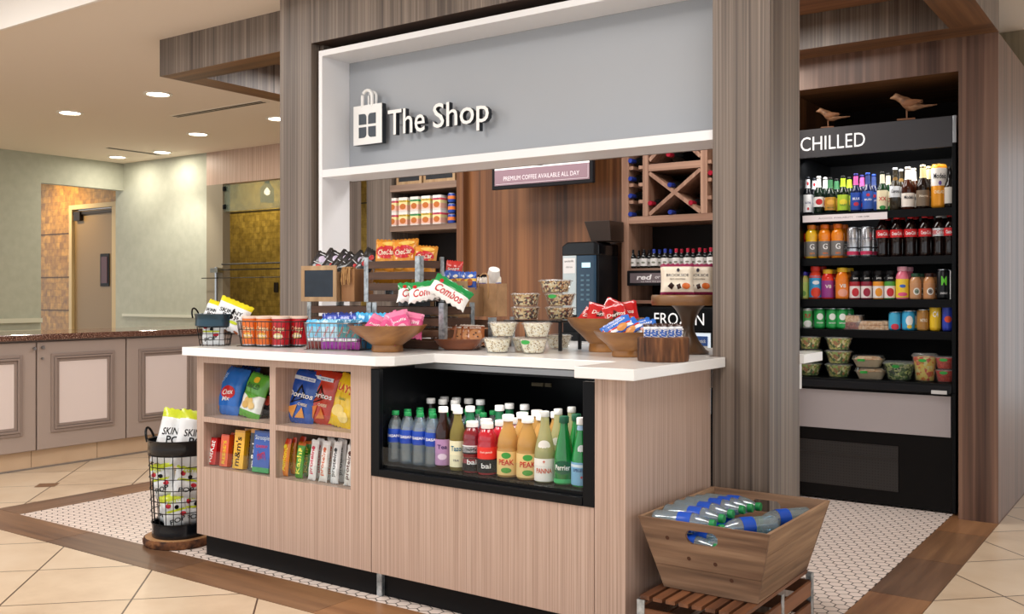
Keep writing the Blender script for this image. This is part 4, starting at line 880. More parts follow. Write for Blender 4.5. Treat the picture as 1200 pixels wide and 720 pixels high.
for s_ in(-1,1):
    h_=MB(); h_.tube([(-.028,s_*.047,.09),(-.028,s_*.047,.16),(-.022,s_*.04,.19),(-.008,s_*.036,.203),(.008,s_*.036,.203),(.022,s_*.04,.19),(.028,s_*.047,.16),(.028,s_*.047,.09)],.0028); h_.build('handle',mat('#c49a68',.7),kf,smooth=True)
cc_=thing('paper_cup','upside down white paper cup tilted above the kraft bag','cup',KP+Vector((.01,.02,.16)),rot=(R(20),R(24),0))
MB().lathe([(.034,0),(.036,.003),(.035,.006),(.026,.072),(.0001,.072)],24).build('cup',mat('#ece6e0',.5),cc_,smooth=True)
ck=carton('snack_box','flat black box behind the white paper cup',.07,.05,.04,mat('#151517',.4)); ck.location=KP+Vector((-.05,.05,.158))
def gr(): return bag('snack_pack','x','snack pack',.062,.085,.02,bands([(0,'#24489c'),(.45,'#f0c24a'),(.6,'#2c5fc0')],.25),[('d',0,.4,.25,.2,'#a85a2a'),('d',.1,.75,.2,.1,'#f2efe6')],seed=61,group='small snack packs in the framed chalkboard box',n=(8,8))
p=gr()
for i in range(5): place(p,(CB.x+.02+i*.042,CB.y+.05+.004*i,CB.z+.125),rot=(R(-12),R((i%2)*8-4),R(20)),label=ORD[i]+' small snack pack from left atop the framed chalkboard box')
def wh(): return bag('snack_pack','x','snack pack',.05,.08,.016,bands([(0,'#dfe4ea'),(.5,'#2a5ab4'),(.65,'#e9e2d4')],.25),[('d',0,.3,.25,.15,'#c98a4a')],seed=62,group='small snack packs in the kraft bag',n=(8,8))
p=wh()
for i in range(4): place(p,(KP.x-.055+i*.034,KP.y+.005,KP.z+.105),rot=(R(-6),R(4-3*i),R(10)),label=ORD[i]+' small white and blue snack pack from left in the kraft bag')
b=bag('snack_bag','red and blue round topped snack bag behind the gold bags','snack bag',.085,.13,.03,bands([(0,'#c9823c'),(.45,'#2c54b0'),(.62,'#c9302c')],.25),[('t','Snaps',0,.68,.7,.14,'#f4efe6',8,.1),('d',0,.3,.35,.14,'#e0a860')],seed=63); b.location=(CB.x+.05,CB.y+.10,CB.z+.135); b.rotation_euler=(R(-6),R(6),R(24))
# white green and red stuffed pretzel bags
def combo(): return bag('snack_bag','x','snack bag',.185,.095,.03,bands([(0,'#f3f0ec'),(.62,'#159048')],.22,2,.0),[('t','Combos',.0,.38,.74,.40,'#c21f26',0,.15),('d',-.32,.72,.05,.1,'#c21f26')],seed=71,group='white and green bags leaning on the dark crate')
p=combo()
for i,(px,py,Y,z,rt) in enumerate([(489,363,3.245,ZU+.004,(-28,-3,30)),(503,363,3.225,ZU+.010,(-28,-10,30)),(521,358,3.225,ZU+.006,(-24,30,30))]):
    place(p,(gp(px,py,Y=Y).x,Y,z),rot=tuple(R(a) for a in rt),label=['left white and green snack bag with red letters, lowest','middle white and green snack bag with red letters','right white and green snack bag, steeply tilted'][i])
# upright blue bags behind the wire basket
def up(c,c2,s): return bag('snack_bag','x','snack bag',.10,.158,.04,bands([(0,c2),(.5,c),(.92,c2)],.22),seed=s,n=(10,12))
p=up('#1c3fae','#15307e',81); 
for i,px in enumerate([391,403,414]): place(p,(gp(px,372,Y=3.14).x,3.14+.01*i,ZT),rot=(R(-6),R(4*i-4),R(25)),label=ORD[i]+' navy blue snack bag from left, standing behind the wire basket',group='navy snack bags behind the wire basket')
p=up('#2f9ad8','#3ab0e4',82)
for i,px in enumerate([426,439,452]): place(p,(gp(px,370,Y=3.17).x,3.17+.005*i,ZT),rot=(R(-4),R(4-4*i),R(25)),label=ORD[i]+' bright cyan snack bag from left, behind the pink bag bowl',group='cyan snack bags behind the wooden bowl')
# wire baskets
def rrect(w,d,r,z,n=5):
    out=[]
    for (cx,cy,a0) in((w/2-r,d/2-r,0),(-w/2+r,d/2-r,90),(-w/2+r,-d/2+r,180),(w/2-r,-d/2+r,270)):
        for k in range(n+1): a=R(a0+90*k/n); out.append((cx+r*math.cos(a),cy+r*math.sin(a),z))
    return out
def basket(lb,w,d,h,loc,rz,cm,wr=.0016,step=.022,fl=.88,rings=3):
    t=thing('wire_basket',lb,'basket',loc,rz)
    m=MB(); r=.05
    for i in range(rings+1):
        k=fl+(1-fl)*i/rings; m.tube(rrect(w*k,d*k,r*k,.002+h*i/rings,4),wr if i<rings else wr*1.8,5,0,True)
    P1=rrect(w,d,r,h,6); 
    def samp(P,st):
        out=[];acc=0
        for i in range(len(P)):
            a=Vector(P[i]);b=Vector(P[(i+1)%len(P)]);L=(b-a).length
            while acc<L: out.append(a+(b-a)*(acc/L)); acc+=st
            acc-=L
        return out
    for q in samp(P1,step): m.tube([(q.x,q.y,h),(q.x*fl,q.y*fl,.002)],wr,4)
    x=-w*fl/2
    while x<w*fl/2: m.tube([(x,-d*fl/2,.002),(x,d*fl/2,.002)],wr,4); x+=.03
    m.build('wire_frame',cm,t)
    return t
WM=mat('#3a3634',.35,.8); WM2=mat('#7d7a78',.3,.9)
A=gp(304,407,Z=ZT); B=gp(381,411,Z=ZT)
LB1=Vector((A.x,A.y+.075,ZT)); LB2=Vector((B.x,B.y+.07,ZT))
basket('black wire basket full of orange and red crisp tubes',.32,.17,.115,LB1,R(12),WM)
lh=MB().box(-.012,.012,-.004,.004,-.035,.035).build('leather_handle',mat('#8a4a24',.5)); lh.location=(LB1.x-.165,LB1.y-.05,ZT+.085); lh.rotation_euler=(0,R(40),R(60)); tag(lh,'brown leather strap handle on the left of the crisp tube basket','handle')
basket('grey wire basket full of pale blue snack packets',.275,.16,.115,LB2,R(12),WM2)
def tubec(h1,h2,lb):
    t=thing('crisp_tube','x','crisp tube')
    MB().lathe([(.0001,0),(.040,0),(.040,.005)],24).build('base_rim',STEEL,t)
    MB().lathe([(.0395,.005),(.0395,.125)],28).build('tube',mat(h1,.3,coat=.3),t,smooth=True)
    MB().lathe([(.0415,.123),(.0415,.131),(.039,.134),(.0001,.134)],28).build('lid',mat('#e6c9b8',.35),t,smooth=True,ang=30)
    for s_,zc,W_,H_,c in(('Crisps',.075,.06,.028,'#f4e3b0'),('ORIGINAL',.045,.05,.010,'#ffffff')):
        p=MB(); lettering(p,s_,0,zc,W_,H_,cyl(.0395,.001),0,0,0,.02); p.build('lettering',mat(c,.4),t)
    p=MB(); disc(p,0,.045,.022,.014,cyl(.0395,.0006)); p.build('printed_motif',mat(h2,.4),t)
    return t
po=tubec('#e8701c','#f4c04a',''); pr=tubec('#c41c26','#f0d890','')
cr,sr=math.cos(R(12)),math.sin(R(12))
for i,(dx,dy,q,lb) in enumerate([(-.105,-.02,po,'orange crisp tube leftmost in the black wire basket'),(-.018,-.03,po,'orange crisp tube second in the black wire basket'),(.070,-.03,pr,'red crisp tube with yellow letters in the black wire basket'),(.118,.045,pr,'red crisp tube at the back right of the black wire basket'),(-.06,.05,po,'orange crisp tube at the back left of the black wire basket'),(.028,.05,pr,'red crisp tube at the back middle of the black wire basket')]):
    place(q,(LB1.x+dx*cr-dy*sr,LB1.y+dx*sr+dy*cr,ZT+.006),R(28),label=lb,group='crisp tubes in the wire basket')
def pb(c1,c2,c3,s): return bag('snack_packet','x','snack packet',.052,.125,.022,bands([(0,c3),(.38,c1),(.75,c2)],.25),[('t','crunch',0,.6,.9,.09,'#d6402e',60,.1),('r',-.3,.3,.25,.36,'#f2eef4')],seed=s,n=(8,12))
q1=pb('#8fd0ec','#49b0e0','#7a2c28',91); q2=pb('#b9dcee','#7fc4e6','#9a2aa0',92); q3=pb('#4a8a8c','#2a7090','#a02a98',93)
for i in range(9):
    q=[q1,q1,q1,q2,q2,q2,q3,q3,q3][i]; dx=-.105+i*.026; dy=-.035+(i%3)*.006
    place(q,(LB2.x+dx*cr-dy*sr,LB2.y+dx*sr+dy*cr,ZT+.005),rot=(R(-5),R((i%3-1)*4),R(12+20*(i%2))),label=ORD[i]+(' pale blue' if i<3 else ' light blue and purple' if i<6 else ' teal and purple')+' snack packet from left in the grey wire basket',group='snack packets in the grey wire basket')
for i in range(5):
    dx=-.09+i*.042; dy=.035; place([q1,q2][i%2],(LB2.x+dx*cr-dy*sr,LB2.y+dx*sr+dy*cr,ZT+.006),rot=(R(-4),R(4-2*i),R(20)),label=ORD[i]+' snack packet from left in the back row of the grey wire basket',group='snack packets in the grey wire basket')
# popcorn bins
YG='#c8d62a'
def popbag(lb,top,w=.19,h=.27,seed=1,txt=True):
    art=[('t','SKINNY',0,.60,.72,.13,'#17171a',8,.15),('t','POP',.05,.44,.5,.14,'#17171a',4,.0),('d',-.2,.30,.09,.06,'#c8253a'),('d',.0,.26,.08,.05,'#17171a'),('d',.2,.3,.12,.05,YG)] if txt else [('d',-.25,.7,.10,.07,'#c8253a'),('d',.05,.62,.09,.06,'#17171a'),('d',.25,.4,.12,.06,'#c8253a'),('r',-.4,.4,.5,.56,YG,.5),('t','corn',0,.8,.5,.1,YG,6,.1),('t','POP',0,.25,.6,.14,'#17171a',8,.1)]
    return bag('popcorn_bag',lb,'popcorn bag',w,h,.075,bands([(0,'#e9ecef'),(.82,top)],.3),art,seed=seed,group='popcorn bags')
def wire_bin(lb,loc,rt,rb_,h,bt_,bb,wr,nv,nh,bandm,hr):
    t=thing('wire_bin',lb,'bin',loc)
    MB().lathe([(rt-(rt-rb_)*bt_/h,h-bt_),(rt+.003,h-bt_*.9),(rt+.001,h-bt_*.5),(rt+.003,h-.008),(rt+.006,h-.003),(rt+.002,h),(rt-.004,h-.004),(rt-(rt-rb_)*bt_/h-.004,h-bt_)],40).build('top_band',bandm,t,smooth=True,ang=50)
    if bb: MB().lathe([(.0001,.004),(rb_-.004,.004),(rb_+.002,0),(rb_+.004,.006),(rb_+.001,bb*.5),(rb_+.004,bb-.004),(rb_-.002,bb)],40).build('base_band',bandm,t,smooth=True,ang=50)
    m=MB()
    for k in range(nv):
        a=2*PI*k/nv; m.tube([(rb_*math.cos(a),rb_*math.sin(a),bb*.8),(rt*.985*math.cos(a),rt*.985*math.sin(a),h-bt_*.5)],wr,5)
    for k in range(nh+1):
        z=bb+(h-bt_-bb)*k/nh; m.ring((0,0,max(z,.004)),rb_+(rt-rb_)*z/h+wr,wr,40)
    m.build('wire_mesh',BLACK,t)
    for s_ in(-1,1):
        a0=R(205) if s_<0 else R(25); q=[]
        for k in range(13):
            tt=PI*k/12; off=.035*math.cos(tt); up_=hr*math.sin(tt); ca,sa=math.cos(a0),math.sin(a0)
            q.append(((rt+.006+.3*up_)*ca-off*sa,(rt+.006+.3*up_)*sa+off*ca,h-.02+up_))
        MB().tube(q,.006 if h>.3 else .004,8).build('handle',BLACK,t,smooth=True)
    return t
LF=Vector((-4.02,2.94,0))
sl=thing('wood_slice','bark edged round wood slice under the tall black bin','wood slice',LF)
m=MB(); m.lathe([(.160,0),(.166,.006),(.168,.02),(.166,.034),(.160,.04)],72,fn=lambda r,z,a:r*(1+.03*noise.noise(Vector((math.cos(a)*4,math.sin(a)*4,z*10)))+.012*math.sin(a*31))); m.build('bark_edge',BARK,sl,smooth=True,ang=70)
MB().lathe([(.0001,.0405),(.159,.04)],60).build('sawn_face',wood('#8a5f3c','#a87a50','#bd9266','X',18,.6,3),sl)
NAVY=mat('#15191f',.25,.4,coat=.3)
wire_bin('tall black wire bin of popcorn bags standing on a wood slice',LF+Vector((.0,0,.041)),.145,.125,.465,.072,.068,.0022,22,6,NAVY,.065)
pa=popbag('x',YG,.19,.27,101); pb_=popbag('x',YG,.17,.25,102,False)
place(pa,LF+Vector((-.03,-.04,.375)),rot=(R(-16),R(11),R(38)),label='large white popcorn bag with lime top sticking out of the tall bin')
place(pa,LF+Vector((.075,.0,.37)),rot=(R(-14),R(14),R(60)),label='white popcorn bag with lime top at the right of the tall bin')
for i,(dx,dy,z,ry,rz_) in enumerate([(-.045,-.035,.09,8,5),(.045,-.04,.085,-10,62),(-.03,-.05,.225,-14,22),(.055,-.02,.225,12,62),(0,.05,.13,5,30),(.06,.02,.09,4,75)]):
    place(pb_,LF+Vector((dx,dy,z)),rot=(R(-4),R(ry),R(rz_)),scale=(.74,.8,.66),label=['popcorn bag behind the wires, low at left in the tall bin','popcorn bag behind the wires, low at right in the tall bin','popcorn bag behind the wires, upper left in the tall bin','popcorn bag behind the wires, upper right in the tall bin','popcorn bag at the back of the tall bin','popcorn bag behind the wires, low at the far right in the tall bin'][i])
LC=stand(252,406,.065,ZT)
wire_bin('small navy metal bin of popcorn bags at the left end of the worktop',LC,.088,.068,.150,.062,0,.0015,16,3,mat('#24404f',.3,.5,coat=.3),.045)
yb=popbag('x','#e6d81e',.16,.2,103); yb['group']='popcorn bags'
place(yb,LC+Vector((-.045,.0,.09)),rot=(R(-14),R(18),R(25)),scale=(.62,.8,.62),label='small white and yellow popcorn bag at the left in the navy bin')
place(yb,LC+Vector((.05,.02,.075)),rot=(R(-10),R(22),R(30)),scale=(1.05,.9,.72),label='wide white and yellow popcorn bag leaning over the navy bin')
yb2=popbag('x','#e6d81e',.15,.12,104,False)
place(yb2,LC+Vector((0,-.01,.004)),rot=(0,0,R(30)),scale=(.72,.8,1),label='white popcorn bag seen behind the wires of the navy bin')
# ================================================================ WATER CRATE
WD=wood('#40291c','#7a5a44','#a08065','X',45,.7,2.5,.5,.5); WDy=wood('#4c3324','#86654a','#ad8d6e','Y',45,.7,2.5,.5,.5)
c=slat_crate('low dark slatted crate with slatted top under the water bottle box',.365,.62,.225,3,True,wood('#3a2012','#6a3f26','#8f5c3a','X',26,.5,2),wood('#3a2012','#6a3f26','#8f5c3a','Y',26,.5,2)); c.location=(-1.458,2.78,0.001)
x0,x1,y0,y1,z0=-1.43,-1.11,2.915,3.385,.238; X0,X1,Y0,Y1,Z1=-1.50,-1.055,2.865,3.47,.470
wc=thing('water_crate','tapered weathered wooden box filled with lying water bottles','crate',(0,0,0))
th=.012
def side(pa,pb,pc,pd,nrm,name,m,holes=None):
    """tapered board wall: pa,pb bottom corners, pc,pd top corners (pb under pc)"""
    A,B,C,D=[Vector(p) for p in(pa,pb,pc,pd)]; N=Vector(nrm)*th; mb=MB()
    def q(u,v): return A.lerp(B,u).lerp(D.lerp(C,u),v)
    def cell(u0,u1,v0,v1):
        P=[q(u0,v0),q(u1,v0),q(u1,v1),q(u0,v1)]; mb.add([tuple(p) for p in P]+[tuple(p+N) for p in P],[(0,1,2,3),(7,6,5,4),(0,4,5,1),(1,5,6,2),(2,6,7,3),(3,7,4,0)])
    if not holes: cell(0,1,0,.33); cell(0,1,.335,.665); cell(0,1,.67,1)
    else:
        u0,u1,v0,v1=holes; cell(0,1,0,.33); cell(0,1,.335,v0); cell(0,u0,v0,v1); cell(u1,1,v0,v1); cell(0,1,v1,1)
        # rounded ends of the hand hole
        for s_,uc in((-1,u0),(1,u1)):
            for k in range(12):
                vv0=v0+(v1-v0)*k/12; vv1=v0+(v1-v0)*(k+1)/12; w_=.055*(1-math.sqrt(max(0,1-(2*(k+.5)/12-1)**2)))
                if w_>.002: cell(uc,uc+w_,vv0,vv1) if s_<0 else cell(uc-w_,uc,vv0,vv1)
    return mb.build(name,m,wc)
side((x0,y0,z0),(x1,y0,z0),(X1,Y0,Z1),(X0,Y0,Z1),(0,1,0),'front_board',WD,(.36,.62,.70,.90))
side((x0,y1,z0),(x1,y1,z0),(X1,Y1,Z1),(X0,Y1,Z1),(0,-1,0),'back_board',WD,(.36,.62,.72,.90))
side((x1,y0+.012,z0),(x1,y1-.012,z0),(X1,Y1-.012,Z1),(X1,Y0+.012,Z1),(-1,0,0),'side_board',WDy)
side((x0,y0+.012,z0),(x0,y1-.012,z0),(X0,Y1-.012,Z1),(X0,Y0+.012,Z1),(1,0,0),'side_board',WDy)
MB().box(x0+.012,x1-.012,y0+.012,y1-.012,z0,z0+.012).build('bottom_board',WD,wc)
for kx,kz in((-1.40,.41),(-1.33,.35),(-1.24,.345),(-1.19,.30)):
    k=MB(); k.M=Matrix.Translation((kx,Y0+ (Z1-kz)/(Z1-z0)*(y0-Y0)-.0008,kz))@Matrix.Rotation(R(90+12),4,'X'); k.lathe([(.0001,0),(.007,0)],12); k.build('wood_knot',mat('#4a2a18',.8),wc)
W2=bottle('water',clear('#dcf2fc',.12,.10),GRC,[(.42,.64,mat('#1f50bc',.25))],[('DASANI',.53,1.9,.055,'#ffffff')],liquid=(clear('#dcf0fa',.08,.10),.88),sc=1.03)
def lying(x,y,z,yaw,roll,lb,tilt=0):
    e=Matrix.Rotation(R(yaw),4,'Z')@Matrix.Rotation(R(90+tilt),4,'Y')@Matrix.Rotation(R(roll),4,'Z')
    return place(W2,(x,y,z),rot=tuple(e.to_euler()),label=lb,group='water bottles lying in the wooden box')
for i in range(6): lying(-1.470+.004*i,2.925+.073*i+.0*i,.452+.010*math.sin(i*.7),4-2*(i%3),60+i*20,ORD[i]+' water bottle from the front in the top left layer of the box',tilt=-2)
lying(-1.455,2.925,.385,3,90,'water bottle seen through the front hand hole of the box')
for i in range(1,5): lying(-1.45+.006*i,2.925+.074*i,.386,2,50*i,ORD[i]+' water bottle in the layer under the top left bottles')
lying(-1.14,3.15,.435,232,60,'water bottle pointing its cap toward the front right of the box',tilt=0)
lying(-1.10,3.36,.430,236,100,'water bottle at the far right corner of the wooden box',tilt=0)
lying(-1.295,2.955,.382,6,70,'water bottle lying low beside the front hand hole of the box')

# ================================================================ OPEN COOLER
fz=thing('open_cooler','tall black open front cooler with lit shelves and header','cooler',(-1.50,5.72,0))
OX=1.50; 
def fb(x0,x1,y0,y1,z0,z1): return MB().box(x0+OX,x1+OX,y0-5.72,y1-5.72,z0,z1)
XL,XR=-1.945,-1.056; BK=mat('#101113',.35)
fb(XL,XR,5.72,6.40,.01,.66).build('base',mat('#0b0909',.45),fz,.003)
fb(XL,XR-.03,5.714,5.72,.418,.642).build('grey_panel',mat('#a39b9c',.45),fz,.001)
gm=bpy.data.materials.new('perforated'); gm.use_nodes=True; nt=gm.node_tree; tc=node(nt,'ShaderNodeTexCoord'); vo=node(nt,'ShaderNodeTexVoronoi'); vo.inputs['Scale'].default_value=62; vo.inputs['Randomness'].default_value=0
nt.links.new(tc.outputs['Object'],vo.inputs['Vector']); rp=ramp(nt,[(0,lin('#000000')),(.30,lin('#262322'))],True); nt.links.new(vo.outputs['Distance'],rp.inputs[0]); nt.links.new(rp.outputs[0],nt.nodes['Principled BSDF'].inputs['Base Color']); nt.nodes['Principled BSDF'].inputs['Roughness'].default_value=.4
g_=fb(XL+.01,-1.36,5.716,5.72,.09,.345); g_.build('vent_grille',gm,fz)
fb(XL+.01,-1.36,5.712,5.718,.265,.275).build('grille_rib',mat('#2a2624',.4),fz)
fb(XR-.022,XR,5.70,6.40,.66,2.02).build('side_frame',BK,fz,.003); fb(XL,XL+.022,5.70,6.40,.66,2.02).build('side_frame',BK,fz,.003)
fb(XR-.018,XR,5.69,5.72,.01,.66).build('side_trim',BK,fz,.002)
fb(XL+.022,XR-.022,6.33,6.40,.66,2.02).build('back_panel',mat('#18191c',.4),fz)
fb(XL,XR,5.72,6.40,2.02,2.17).build('header',BK,fz,.004)
fb(XL,XR-.004,5.705,5.72,2.003,2.171).build('header_sign',mat('#3b3a3e',.45),fz,.003)
p=MB(); lettering(p,'CHILLED',(-1.91-1.536)/2+OX,2.085,.372,.082,lambda x,z:(x,-.017,z),0,0,0,.0); p.build('lettering',mat('#f4f4f4',.4,emit='#ffffff',es=.25),fz)
fb(XR-.016,XR+.004,5.69,5.72,2.02,2.17).build('chrome_edge',STEEL,fz,.003)
fb(XL+.022,XR-.022,5.70,6.33,.655,.712).build('deck',BK,fz,.003)
fb(XL+.022,XR-.022,5.694,5.70,.66,.70).build('bumper',mat('#2a2b2e',.2,.3),fz,.003)
fb(XR-.125,XR-.045,5.690,5.694,.654,.674).build('badge',mat('#cfcfcf',.3),fz,.001)
fb(XL+.022,XR-.022,5.703,5.707,.712,.865).build('glass_lip',CLEAR,fz)
SH=[1.679,1.414,1.171,.993]
for i,z in enumerate(SH):
    dpt=.42
    fb(XL+.023,XR-.023,5.775,5.775+dpt,z-.018,z).build('shelf',mat('#1a1b1d',.4),fz)
    fb(XL+.022,XR-.022,5.768,5.775,z-.045,z-.002).build('price_rail',mat('#0c0c0e',.35),fz)
b=MB().box(-1.915,-1.43,5.758,5.7665,1.628,1.668).build('notice_strip',mat('#efe7e9',.5)); tag(b,'white notice strip clipped to the top cooler shelf edge','notice')
p=MB(); lettering(p,'ALCOHOL AVAILABILITY',-1.72,1.648,.20,.010,lambda x,z:(x,5.7575,z)); lettering(p,'11AM-12AM',-1.565,1.648,.07,.008,lambda x,z:(x,5.7575,z),0,0,0,.02); p.build('lettering',mat('#8d8488',.6),b)

def gx(px,Y): return gp(px,300,Y=Y).x
ALB=mat('#15191a',.1,coat=.6); GRB=mat('#0f3a1c',.1,coat=.6); BRB=mat('#3a1a0c',.1,coat=.6)
def beer(bodyc,capc,lab,l0,l1,neck=None,txt=(),kind='beer',**k):
    L=[(l0,l1,mat(lab,.4))]
    if neck: L.append((.70 if kind=='beer' else .7,.93,mat(neck,.4)))
    return bottle(kind,mat(bodyc,.1,coat=.6),mat(capc,.35,.5),L,txt,**k)
FZ='front row of the '
def lineup(items,z,y0,shelf,dy,rows=2,step=.0):
    for i,(px,p,ds) in enumerate(items):
        for r_ in range(rows):
            y=y0+dy*r_
            place(p,(gx(px,y0)+.012*r_,y,z),R(16+(i*7)%8),f'{ds}, {["front","second"][r_]} row, {ORD[i]} from left, {shelf[4:]}',shelf+' drinks')
beers=[(934.5,beer('#8c1420','#c02030','#e9dcd8',.1,.4),'red bottle with pale label'),
(946.5,beer('#10131a','#20242c','#eef0f4',.05,.52,'#e6e8ee',[('ULTRA',.3,1.2,.05,'#2a3c7a'),('disc',.14,.2,.04,'#c02030'),('disc',.82,.2,.05,'#c02030')]),'dark beer bottle with white oval label'),
(959.5,beer('#12241a','#eeeeec','#f2f0ee',.18,.44,'#f0f0ee',[('disc',.31,.7,.08,'#c4242c')]),'green beer bottle with white foil neck'),
(973,beer('#10201a','#1c1c1c','#c08a34',.08,.44,'#3e7a52',[('disc',.3,.8,.07,'#e0a848'),('PALE ALE',.15,1.5,.04,'#1f5a34')],sc=1.05,hs=.90),'short green ale bottle with gold label'),
(988,beer('#10200f','#1c1c1c','#a9c932',.06,.48,'#b4d430',[('disc',.28,.8,.08,'#e6d23a'),('HAZY',.2,1.2,.05,'#2a7a34')],sc=1.05,hs=.92),'short ale bottle with lime label'),
(1003,beer('#101a3a','#2a2a6a','#2148a4',.05,.50,'#c8569a',[('BLUE',.34,1.4,.06,'#eef2fa'),('disc',.2,.5,.05,'#c02a44')]),'blue labelled bottle with pink neck'),
(1017,beer('#0e1c4a','#2848a0','#2c56b0',.06,.52,'#2a3e78',[('disc',.42,.35,.04,'#c02a44'),('BUD',.3,1.4,.045,'#eef2fa')]),'blue bottle with blue label'),
(1034,beer('#0f3018','#1c1c1c','#e8dcb8',.04,.52,'#d8cdb4',[('XX',.30,1.5,.1,'#c4201e'),('disc',.08,.6,.05,'#2c8a3c')]),'green bottle with red letters on cream label'),
(1049,beer('#2a2418','#d8dadc','#d9dde2',.30,.56,None,[('Corona',.44,1.6,.08,'#2c3038'),('disc',.72,.5,.06,'#8a6a34')],hs=1.08),'tall dark bottle with silver label'),
(1064,beer('#3a1608','#efe8d8','#efe6dc',.06,.38,'#f2ecdf',[('Modelo',.28,1.6,.08,'#2a2a30')],sc=1.16,hs=.93),'squat brown bottle with cream label'),
(1081.5,beer('#1a0f0a','#e8dcb0','#7a6a58',.06,.42,'#d8c890',[('Negra',.28,1.4,.07,'#e8dcc8')],sc=1.16,hs=.95),'squat dark bottle with brown label')]
lineup(beers,1.680,5.82,'the top cooler shelf',.085)
bigcan=bottle('tall',mat('#e79a28',.3,.2),mat('#d8b060',.25,.8),[(.50,.90,mat('#efe9e2',.35))],[('Modelo',.72,1.7,.12,'#23232a'),('CHELADA',.36,1.5,.07,'#fbeec8'),('disc',.56,.2,.05,'#6a4a9a')],name='drink_can',sc=1.28,hs=1.22)
place(bigcan,(gx(1100.5,5.83),5.83,1.680),R(18),'large orange and white can near the right end of the top cooler shelf')
place(beer('#141010','#1c1c1c','#d8d4cc',.1,.5),(gx(1113,5.82),5.82,1.680),R(10),'dark bottle with white script label at the right end of the top cooler shelf')
def sport(c,c2): return bottle('sport',mat(c,.15,coat=.5),mat(c2,.4),[(.04,.50,mat('#7d7a78',.4)),(.04,.07,mat(c,.4))],[('G',.34,.75,.17,'#f4f4f4'),('zero',.14,.8,.05,c2)])
sR=sport('#d02a24','#f0702a'); sY=sport('#f0c022','#f08a2a'); sO=sport('#f08a1e','#f0781e')
cans=bottle('tall',mat('#b9bcc2',.25,.8),STEEL,[(.08,.20,mat('#c8305a',.4)),(.30,.34,mat('#23232a',.4))],[('MONSTER',.62,1.4,.06,'#7a7e88')],name='drink_can',hs=1.12)
coke=bottle('soda',mat('#1a0c0a',.08,coat=.7),mat('#d8262a',.4),[(.47,.66,mat('#d01f26',.35))],[('Coca-Cola',.565,1.75,.085,'#ffffff')])
diet=bottle('soda',mat('#1a0c0a',.08,coat=.7),mat('#d9dadc',.4),[(.47,.66,mat('#cfd2d6',.3,.3)),(.51,.61,mat('#d01f26',.35))],[('Coke',.56,1.2,.085,'#ffffff')])
lineup([(937,sR,'red sports drink bottle'),(951,sY,'yellow sports drink bottle'),(966.5,sO,'orange sports drink bottle with large letter'),(981.5,sO,'orange sports drink bottle beside silver cans'),(999.5,cans,'tall silver can'),(1015.5,cans,'tall silver can beside colas'),
 (1034,coke,'cola bottle with red label'),(1050.5,coke,'cola bottle with red label'),(1067,coke,'cola bottle with red label'),(1084,coke,'cola bottle with red label'),(1100.5,diet,'diet cola bottle with silver label'),(1113.5,coke,'cola bottle at right edge')],1.415,5.825,'the second cooler shelf',.085)
def juice(c,lab,cap,txt=(),kind='juice',l=(.05,.62),**k): return bottle(kind,mat(c,.12,coat=.5),mat(cap,.4),[(l[0],l[1],mat(lab,.35))],txt,**k)
def mm(c,fr): return bottle('juice',mat(c,.12,coat=.5),mat('#1e1c1e',.35),[(.04,.46,mat('#efe4e0',.4)),(.62,.86,mat('#141416',.35)),(.46,.6,mat(c,.4))],[('disc',.24,.7,.15,fr),('JUICE',.73,.9,.07,'#f4f4f4')],sc=.84)
lineup([(941.5,juice('#c9c06a','#b6c860','#3a34a8',[('disc',.2,.5,.1,'#6a9a3a')],sc=.95,hs=.88),'green labelled juice bottle with blue cap'),
(955.5,juice('#e0452e','#3aa0d8','#e83a2e',[('disc',.2,.9,.15,'#e8452c'),('disc',.5,.6,.06,'#f2f6fa')],l=(.05,.7)),'blue and red juice bottle'),
(970,juice('#e0352a','#9a3a8c','#f2c22e',[('V8',.42,1,.12,'#f4f0e8')],kind='juice',hs=.90),'red and purple juice bottle with yellow cap'),
(987,juice('#f0801e','#f0862a','#f6c62e',[('V8',.42,1,.12,'#f4f0e8'),('disc',.2,.8,.12,'#f2a890')],hs=.90,sc=1.05),'orange juice bottle with yellow cap'),
(1002,mm('#a8202c','#c4202e'),'apple juice bottle with black cap'),(1015.5,mm('#8a1c34','#a01c3a'),'dark red juice bottle with black cap'),(1029.5,mm('#e8962a','#ee9a24'),'orange labelled juice bottle with black cap'),(1043,mm('#4a9a3a','#c4202e'),'green banded juice bottle with black cap'),
(1057.5,juice('#ee7a94','#f4cf3a','#e9a8b8',[('disc',.4,.5,.05,'#3a66c0'),('disc',.15,.8,.06,'#e8568a')],sc=.98,hs=.97),'pink lemonade bottle with yellow label'),
(1073,juice('#c99468','#c49066','#1f4a34',[('disc',.3,.6,.14,'#e8e4dc'),('disc',.3,.35,.09,'#1f5a3c')],sc=.88,hs=.85),'tan coffee drink bottle with green cap'),(1089,juice('#c48a5a','#bf875a','#3a1c14',[('disc',.3,.6,.14,'#e8e4dc'),('disc',.3,.35,.09,'#3a2018')],sc=.88,hs=.85),'tan coffee drink bottle with brown cap'),
(1105,bottle('tall',mat('#14161a',.3,.3),STEEL,[],[('M',.62,.9,.3,'#6ad83a'),('ENERGY',.2,1.2,.06,'#e8e8ea')],name='drink_can',hs=1.05),'black energy drink can with green mark')],1.172,5.825,'the third cooler shelf',.085)
ssh=MB().box(-.002,.002,0,.1,0,.16).build('price_divider',mat('#e9e9ea',.4)); ssh.location=(gx(1114,5.80),5.79,1.172); tag(ssh,'white upright divider at the right end of the third cooler shelf','divider')
def can(c,lab=None,kind='can',txt=(),**k): return bottle(kind,mat(c,.3,.35),STEEL,[(.12,.88,mat(lab,.35))] if lab else [],txt,name='drink_can',**k)
